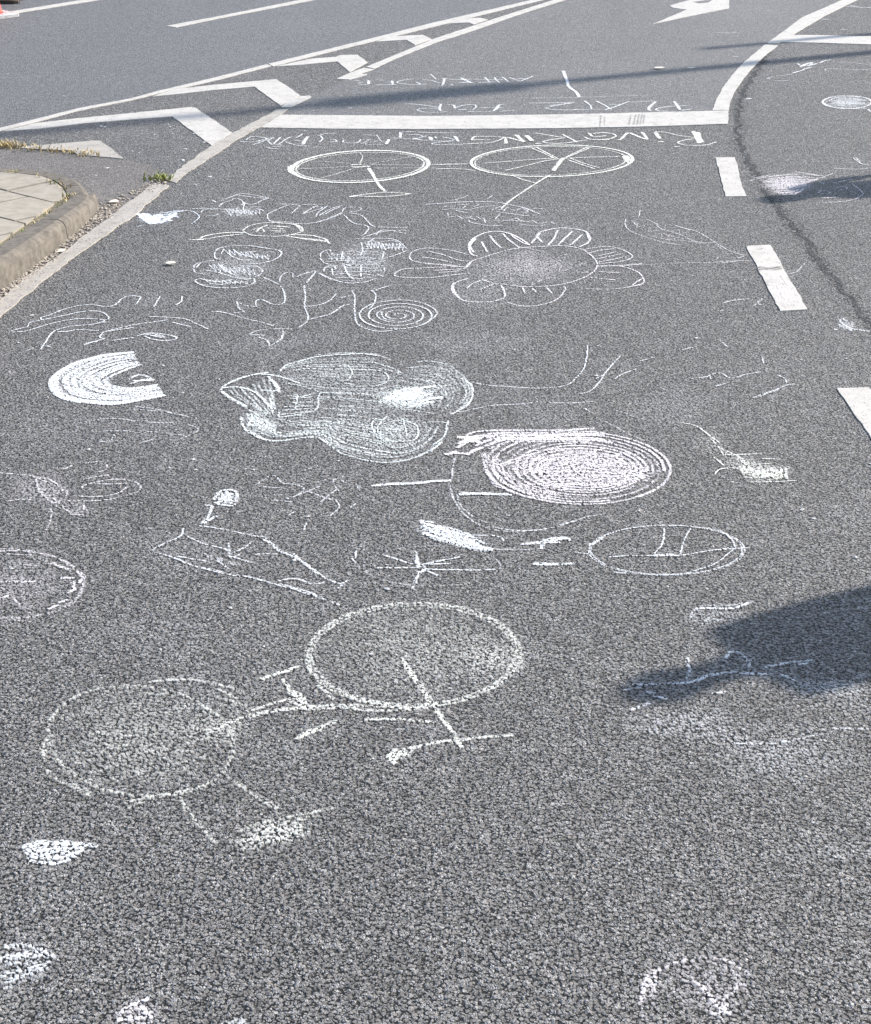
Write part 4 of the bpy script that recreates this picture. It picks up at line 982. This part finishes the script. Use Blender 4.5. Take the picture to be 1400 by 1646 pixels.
d.S(X2, "1150,615 1270,608 1400,600; 1230,735 1400,738; 520,465 620,480", .014, .95)
d.between(X2, "520,480 640,520 780,580 940,640", "560,560 700,600 850,640 1000,655", 9, .016, .9, 10, .3, .15); d.between(X2, "530,495 700,510 850,560", "600,540 760,570 960,620", 6, .012, .8, 10)
d.smear(X2, 720, 560, 260, 60, .5, tilt=50); d.smear(X2, 590, 520, 90, 30, .6, tilt=14)
d.S(X2, "800,560 1000,560 1060,600; 930,640 1130,650 1300,640; 960,500 1100,525 1250,525 1400,500", F, .55)
d.done("chalk_teapot", "loose chalk outline with short horizontal dashes and a dense white smear below the pink disc", 'w')
# --- spoked circle in the lower middle
d = Draw()
d.S(X2, "520,745 640,720 780,690; 520,760 400,762 250,762; 540,770 700,772 860,775 1000,770; 500,660 515,740; 500,820 480,900; 520,790 500,860; 300,680 480,740; 570,780 640,810; 560,740 720,735", .009, .75)
d.S(X2, "500,740 550,750 540,790 510,780; 500,700 520,760", .014, .8)
d.ell(X2, 600, 750, 440, 130, F, .28, passes=1, off=.04)
d.done("chalk_circle", "faint spoked chalk wheel with a bright hub in the lower middle", 'w')
d = Draw()
d.ell(X3, 480, 300, 340, 110, F, .46, passes=2, off=.05)
d.S(X3, "420,325 540,325 700,300 860,290; 220,330 330,325 440,325; 420,320 460,270 470,200; 540,320 560,250 590,200; 640,200 720,212 770,250 790,290; 780,295 700,360 600,395; 420,410 540,410 590,400; 240,400 300,405; 140,270 200,240; 700,300 760,290; 60,310 130,320", F, .6)
d.S(X3, "420,325 520,320", .016, .8)
d.done("chalk_circle", "faint chalk wheel with thin spokes left of and above the wide shadow at right", 'w')
# --- arrow-like drawing lower left
d = Draw()
d.S(X1, "150,560 210,525 270,500 315,470 315,440; 160,568 260,595 330,625 420,655 520,680 620,700; 315,470 420,520 540,550 560,565; 400,425 500,440 600,460 690,480 750,485; 570,575 640,545 690,505; 560,520 570,600 620,580; 750,485 820,550 920,600 1000,650 1080,710 1160,740; 600,690 720,715 820,745 920,770 1000,800 1080,825 1160,855; 700,580 780,575 820,580; 820,725 920,710 1000,740 1080,730; 900,570 980,640; 480,600 560,660; 420,650 540,680; 280,590 450,620; 570,590 700,630; 720,490 820,540; 1160,740 1210,715; 1140,765 1180,740", M_, .68)
d.S(X1, "760,500 830,560 940,610 1040,690; 830,740 960,775 1060,815", .013, .7)
d.zig(X1, 440, 590, 620, 640, 12, 14, 18, F, .4)
d.done("chalk_ship", "faded chalk ship or arrow with long slanting lines left of the spoked wheel", 'w')
d = Draw()
d.S(X1, "480,290 510,245 560,235 600,245 600,300; 480,300 560,320 600,310; 500,260 590,300; 520,250 540,310; 550,240 570,310; 490,280 600,270; 500,310 560,320; 430,315 470,320; 470,320 450,380 410,415; 500,370 450,400 420,415; 500,290 590,250; 495,300 580,290", .012, .85)
d.smear(X1, 550, 275, 75, 45, .5)
d.done("chalk_flower", "tiny filled chalk tulip head with a short stem left of the middle", 'w')
d = Draw()
d.S(X1, "710,205 790,155 830,180 850,200 940,210 960,240 900,275; 720,215 860,225; 790,265 850,260; 800,290 900,300; 900,275 980,245 1050,215; 980,240 1080,280 1130,290 1150,330 1100,375; 1150,240 1120,200 1130,170 1180,190; 880,370 910,350; 980,405 960,450; 960,130 1020,115; 1050,300 1140,230; 1240,560 1240,600; 1220,600 1260,650; 1210,330 1250,300; 1240,200 1260,240", F, .50)
d.S(X1, "860,200 980,205 1080,180; 600,350 640,350; 640,120 720,130; 940,300 980,330", F, .35)
d.done("chalk_scribble", "faint scattered chalk strokes below the fish drawing, around its lower left", 'w')
# --- far left faded pair
d = Draw()
d.S(W8, "530,270 540,250 620,230 700,215 800,212 880,235 905,265 890,290 820,315 740,335 620,350 440,350; 550,110 620,100 690,105; 390,150 440,140; 480,320 620,325 740,310 800,280 830,260; 600,240 720,245 820,240; 820,258 770,300; 690,115 680,150 640,165; 430,140 480,115; 740,180 600,200 530,215; 400,350 350,365", M_, .62)
d.S(W8, "180,185 240,200 320,215 390,265 400,290 330,320 270,320; 230,205 250,280 300,335 370,390; 340,330 430,410 470,440; 430,280 430,330; 200,190 330,240; 260,285 400,290; 50,355 130,345 200,345; 0,170 180,185; 450,440 540,440; 540,380 540,410", M_, .58)
d.smear(W8, 260, 270, 240, 130, .30); d.smear(W8, 500, 400, 120, 60, .3)
d.done("chalk_bird", "faded double chalk petals at the left edge, below the crescent moon", 'p')
d = Draw()
d.ell(W8, 90, 890, 430, 210, .011, .36, passes=3, off=.05)
d.S(W8, "330,750 400,780 460,800; 390,850 480,850; 430,950 480,920; 380,1010 440,990; 310,1050 380,1020; 0,870 140,875 240,870; 0,980 60,960; 500,810 540,840 510,880; 470,870 480,930", .014, .75)
d.S(W8, "60,960 120,1010 180,1050; 0,1130 80,1120 200,1130; 120,760 240,770; 0,660 140,665 280,685; 0,690 200,700", M_, .5)
d.smear(W8, 120, 880, 420, 210, .26); d.S(W8, "200,600 240,600; 300,540 330,460 330,400", M_, .5)
d.done("chalk_circle", "hazy chalk circle cut by the left edge, halfway down the picture", 'p')
# --- near bicycle: big lying wheels
d = Draw()
d.ell(X4, 520, 490, 420, 250, 0.012, 0.31, tilt=30, passes=3, off=.04)
d.S(X4, "560,225 640,215 740,212 840,230 930,250 990,275; 80,560 90,500 130,450; 90,600 120,640 200,690 300,740; 440,770 550,745 700,715 820,690; 220,680 300,730; 450,795 540,760; 100,520 80,580; 860,250 960,300; 830,280 990,330; 870,320 1000,330", 0.014, 0.46)
for _ in range(46):
    a_, r_ = rnd.uniform(0, 6.28), rnd.random() ** .5; x, y = 520 + 400*r_*math.cos(a_), 480 + 235*r_*math.sin(a_)
    d.curve(X4, [(x-70, y+rnd.uniform(-10, 20)), (x, y + rnd.uniform(-12, 12)), (x+80, y - rnd.uniform(-10, 24))], 0.011, 0.27)
d.smear(X4, 520, 480, 440, 270, .26, .12); d.smear(X4, 880, 430, 170, 110, .34)
d.S(X4, "870,430 940,400 1020,370 1120,350 1220,345 1320,335 1400,325; 1000,355 1100,325 1200,295; 1060,210 1120,190 1200,165 1240,150; 1160,200 1190,260 1200,290; 1200,265 1240,280 1260,310 1270,340; 1180,300 1240,330; 1200,270 1260,335; 1220,480 1280,450 1340,430 1400,400; 860,440 900,415; 1200,275 1230,270", 0.014, 0.63)
d.S(X4, "1210,270 1250,320; 1200,290 1260,300; 1060,210 1200,168; 1225,475 1330,430", 0.019, 0.67)
d.S(X5, "0,550 120,520 260,502 400,495 560,498 700,510 790,500; 140,510 300,512 500,500; 400,505 600,520 820,505; 520,560 680,560 840,575; 60,380 130,355 230,320; 215,650 260,620 330,590 395,565; 300,400 350,440 380,470", 0.014, 0.59)
d.S(X5, "690,290 740,370 790,440 830,500; 830,500 870,560 910,610 945,660; 700,310 760,390 830,490 900,600; 790,490 850,490; 690,280 750,380", 0.015, 0.63)
d.S(X5, "640,710 760,685 860,662 940,655 1060,640 1190,630; 640,720 720,715; 650,700 630,730 660,760; 690,690 650,750; 940,650 960,690; 700,720 740,690; 660,690 640,745 700,700", 0.015, 0.67)
d.smear(X5, 680, 715, 60, 30, .55)
d.ell(X5, 740, 270, 470, 230, .012, .52, passes=3, off=.04, tilt=-6)
d.S(X5, "340,215 440,130 520,110; 660,75 760,60 960,50 1060,75; 1080,90 1160,150 1220,250 1230,330; 1240,290 1200,350; 840,40 860,30; 1000,320 1150,270; 1100,150 1160,130", 0.012, 0.37)
for _ in range(30):
    a_, r_ = rnd.uniform(0, 6.28), rnd.random() ** .5; x, y = 760 + 420*r_*math.cos(a_), 260 + 210*r_*math.sin(a_)
    d.curve(X5, [(x-60, y+rnd.uniform(-10, 20)), (x, y + rnd.uniform(-12, 12)), (x+70, y - rnd.uniform(-10, 24))], 0.010, 0.24)
d.smear(X5, 760, 260, 480, 240, .25, .12); d.smear(X5, 1080, 270, 180, 120, .33)
d.S(X4, "740,830 790,870 840,930 870,950; 720,800 800,870; 1040,740 1100,760 1150,800; 1030,740 1150,805; 920,950 1040,940 1180,930; 1180,945 1240,910 1300,895; 960,900 1100,850 1300,810 1400,790; 900,640 960,680 1040,740; 700,740 730,800", 0.013, 0.43)
d.between(X4, "950,950 1050,890 1180,840 1340,800", "970,990 1100,950 1220,910 1320,870", 8, 0.014, 0.37, 12, .3, .3)
d.smear(X4, 1130, 900, 230, 75, .42, .25, -40)
d.done("chalk_bicycle", "very large faded chalk bicycle with hazy wheels, lying across the near lower left", 'y')
# --- white patches near the lower left
d = Draw()
d.between(X6, "70,215 130,185 200,180 330,190 370,200", "90,245 180,255 230,250 300,215", 9, .014, .85, 12, .3, .25)
d.smear(X6, 200, 208, 150, 52, .42, .3); d.smear(X6, 200, 205, 80, 28, .42)
d.done("chalk_patch", "bright ragged chalk patch near the lower left edge", 'w')
d = Draw()
d.smear(X6, 60, 640, 160, 110, .26, .3); d.between(X6, "0,570 80,560 150,570 200,600", "0,730 60,710 130,680 200,640", 11, .016, .6, 14, .4, .3)
d.done("chalk_patch", "speckled chalk patch cut by the left edge near the bottom", 'w')
d = Draw()
d.smear(X6, 500, 830, 95, 75, .40, .3); d.S(X6, "440,830 520,780 560,770; 520,800 580,840; 440,850 580,830", .016, .7)
d.done("chalk_patch", "pinkish chalk patch cut by the bottom edge, left of the middle", 'p')
d = Draw(); d.smear(X6, 900, 862, 90, 30, .42, .3)
d.done("chalk_patch", "thin sliver of white chalk patch cut by the bottom edge", 'w')
d = Draw()
d.S(X7, "260,1500 270,1430 340,1380 420,1345 520,1320 640,1325 720,1350 790,1410; 500,1400 540,1450 600,1520; 520,1430 620,1540 700,1600; 700,1480 740,1460; 740,1440 700,1500; 690,1500 640,1560; 600,1510 660,1600; 270,1440 250,1560", .011, .5); d.ell(X7, 520, 1540, 270, 210, .010, .34)
d.smear(X7, 640, 1560, 130, 110, .30, .3); d.smear(X7, 300, 1450, 70, 120, .42); d.smear(X7, 560, 1440, 260, 180, .25)
d.S(X7, "620,1590 700,1590; 600,1600 690,1560", .014, .6)
d.done("chalk_portrait", "round chalk face outline with a pink blotch at the bottom edge, right of the middle", 'p')
# --- right side
d = Draw()
d.S(Q7, "165,358 300,355 380,348 420,332 500,315 600,320 660,322; 380,350 440,325 480,318; 620,300 700,285 800,272; 160,450 210,430 240,420; 210,385 250,390; 240,400 290,410; 365,320 360,345; 490,280 520,240 570,270 580,300; 690,320 740,345; 750,290 790,280; 440,390 500,385; 385,100 400,90 520,90 590,65; 360,260 370,320", .013, .68)
d.S(Q7, "400,80 510,80 560,70; 380,100 370,130; 130,380 200,370; 520,230 540,235; 850,512 1008,515; 500,565 640,568 700,560 800,540 850,515", .011, .5)
d.smear(Q7, 360, 500, 240, 70, .30); d.smear(Q7, 850, 370, 200, 40, .32); d.smear(Q7, 450, 120, 120, 50, .28); d.smear(Q7, 700, 620, 300, 90, .22)
d.done("chalk_outline", "broken chalk outline running through the wide shadow at the right edge", 'w')
d = Draw()
d.S(W7, "290,440 350,430 390,410 440,410 480,435 530,440 580,420 640,410 690,400; 400,495 470,475; 640,570 700,545 770,525 850,490 910,480; 660,570 820,510; 800,420 850,450 855,475; 180,260 280,235; 430,200 480,240; 700,310 710,350; 360,420 370,450", F, .62)
d.done("chalk_scribble", "thin chalk check mark and wavy line at right, above the faded dragonfly scribble", 'w')
d = Draw()
d.S(W7, "180,730 250,740 310,770 370,820 430,860; 370,830 430,900 450,940; 460,935 540,935 700,930; 400,1060 420,1030 480,1020 570,1025 700,1050 800,1070; 470,910 560,950 600,1000; 560,970 640,1030 720,1060; 580,1080 720,1080 830,1040; 700,960 820,965; 620,1110 740,1110 920,1100; 820,1020 800,1080; 500,1110 520,1112; 390,950 460,1010; 640,1000 760,990", F, .68)
d.zig(W7, 560, 1040, 860, 1060, 20, 12, 40, .011, .65); d.zig(W7, 440, 900, 620, 1000, 10, 10, 20, .010, .5)
d.smear(W7, 720, 1050, 190, 75, .52); d.smear(W7, 560, 980, 160, 70, .36); d.smear(W7, 790, 1060, 60, 40, .55); d.smear(W7, 380, 850, 150, 90, .22)
d.done("chalk_dragonfly", "speckled chalk scribble with a slanting tail, right of the pink disc", 'y')
d = Draw()
d.S(V8, "620,290 700,270 790,260 900,245; 700,300 800,290; 730,320 860,310; 760,340 900,330; 780,360 900,350; 800,375 900,370; 900,230 1000,245 1100,260; 640,275 760,250; 850,260 960,270 1040,290; 950,300 1060,280", .012, .75)
d.between(V8, "660,270 800,250 950,245 1100,255", "800,380 860,385 900,380 950,350", 11, .015, .72, 12, .3, .2)
d.smear(V8, 860, 310, 210, 80, .55)
d.S(V8, "1060,365 1090,350 1140,365 1090,375 1060,365; 1180,335 1220,325 1250,340 1200,350; 1080,400 1190,395; 1140,310 1220,290 1280,280; 1280,310 1330,350 1350,375; 1100,430 1200,425 1290,410 1350,380; 1060,290 1100,310; 1280,140 1340,180 1400,190; 1160,210 1290,215 1400,210; 1000,290 1080,270 1160,240; 1330,170 1300,140; 940,320 1000,325", .010, .75)
d.done("chalk_portrait", "pink filled chalk shape and small rings inside the shadow at the right edge", 'p')
d = Draw()
d.ell(Q3, 1130, 740, 270, 72, .014, .9, passes=2, off=.03)
d.between(Q3, "880,740 1000,690 1200,680 1380,700", "900,770 1050,790 1250,805 1390,790", 12, .014, .75, 16, .3, .3); d.smear(Q3, 1140, 740, 280, 75, .5)
d.S(Q3, "860,740 900,770 1000,795 1200,815 1350,810", .014, .95); d.S(Q3, "1360,820 1400,850", .02, .9)
d.done("chalk_disc", "small white filled chalk oval near the right edge, below the thin shadow", 'w')
d = Draw()
d.S(Q3, "520,412 600,390 660,365 740,345; 570,305 620,330 700,325; 600,345 660,310 740,290; 640,330 700,300; 680,330 800,305; 720,310 780,310; 820,300 870,275 960,262; 580,320 650,340; 740,290 700,335", .018, .95)
d.S(Q3, "1020,290 1160,292 1260,305 1400,320; 880,370 960,365 1080,370 1240,375 1400,378; 330,440 440,435 520,420; 300,500 480,497; 240,465 310,450; 880,370 890,385", .012, .7)
d.S(Q3, "0,700 50,695; 230,470 270,480", .018, .9)
d.done("chalk_scribble", "small bright chalk star scribble with thin lines just under the thin shadow at right", 'w')
d = Draw()
d.S(V4, "1230,45 1300,50 1370,55 1400,50; 1260,38 1340,55", .018, .8)
d.done("chalk_scribble", "thin chalk lines beside the lane line in the top right corner", 'w')
for txt, lab in (("1200,195 1250,195", "tiny chalk dash just above the cross line at the top right"), ("400,215 500,218; 505,216 530,214", "faint chalk dash left of the curved lane line near the top"),
                 ("510,370 545,370", "tiny chalk dash left of the curved lane line, below the faint shadow"), ("580,645 640,640", "short chalk dash right of the curved lane line's foot"),
                 ("1080,130 1130,130", "faint chalk dash between the cross line and the top edge"), ("220,442 270,442; 222,440 268,440", "bright chalk dash touching the long thin shadow")):
    d = Draw(); d.S(V4, txt, .018, .85); d.done("chalk_dash", lab, 'w', "chalk line", "short chalk dashes at the top right")
d = Draw()
d.S(W7, "1200,60 1210,90 1270,120; 1180,90 1300,130; 1200,100 1280,135; 1160,130 1180,125; 1290,125 1390,140; 1210,55 1250,80", .014, .7); d.smear(W7, 1240, 100, 90, 40, .45)
d.done("chalk_scribble", "small whitish chalk ticks beside the dark seam at the right edge", 'w')
d = Draw()
d.S(V8, "870,890 900,885 940,860 975,820; 820,950 790,920; 820,950 850,910; 760,965 830,960; 780,970 860,1000; 440,1080 520,1060 620,1050; 640,1100 700,1050; 540,790 600,770; 440,820 540,810; 430,1130 450,1120; 660,1080 700,1090; 820,1000 850,1060; 770,1000 780,1060", .010, .6)
d.done("chalk_scribble", "sketchy thin chalk ticks around the lower end of the cracked white dash", 'p')
# general rubbed chalk dust trodden across the lane
d = Draw()
for _ in range(46):
    x, y = rnd.uniform(40, 1380), rnd.uniform(330, 1400)
    d.smear(PX, x, y, rnd.uniform(40, 130), rnd.uniform(14, 50), rnd.uniform(.08, .17), .3)
tag(d.done("chalk_dust", "thin rubbed veil of chalk dust trodden over the whole lane", 'w', "chalk dust"), kind='stuff')

d = Draw(.0045)
d.S(PX, "1022,187 1018,203; 1027,186 1024,203; 1032,186 1029,203; 1036,187 1034,202; 966,188 964,206; 972,190 971,205; 1014,188 1011,203", .012, .6)
tag(d.done("tyre_scuff", "grey tyre scuff streaks across the right part of the stop line", 'k', "tyre scuff"))
d = Draw(.0045)
d.smear(V8, 850, 1040, 90, 90, .45, .3); d.S(V8, "730,960 800,965 830,940; 800,970 850,1060; 820,900 860,960", .012, .7)
d.done("chalk_smudge", "pink chalk smudge on the lower half of the cracked white dash", 'p')
d = Draw(.0045)
d.S(V8, "655,855 700,850 740,858 820,848; 665,868 720,862 760,868 828,858", .010, 1.2)
tag(d.done("paint_crack", "two thin dark cracks across the middle white dash", 'k', "crack"))
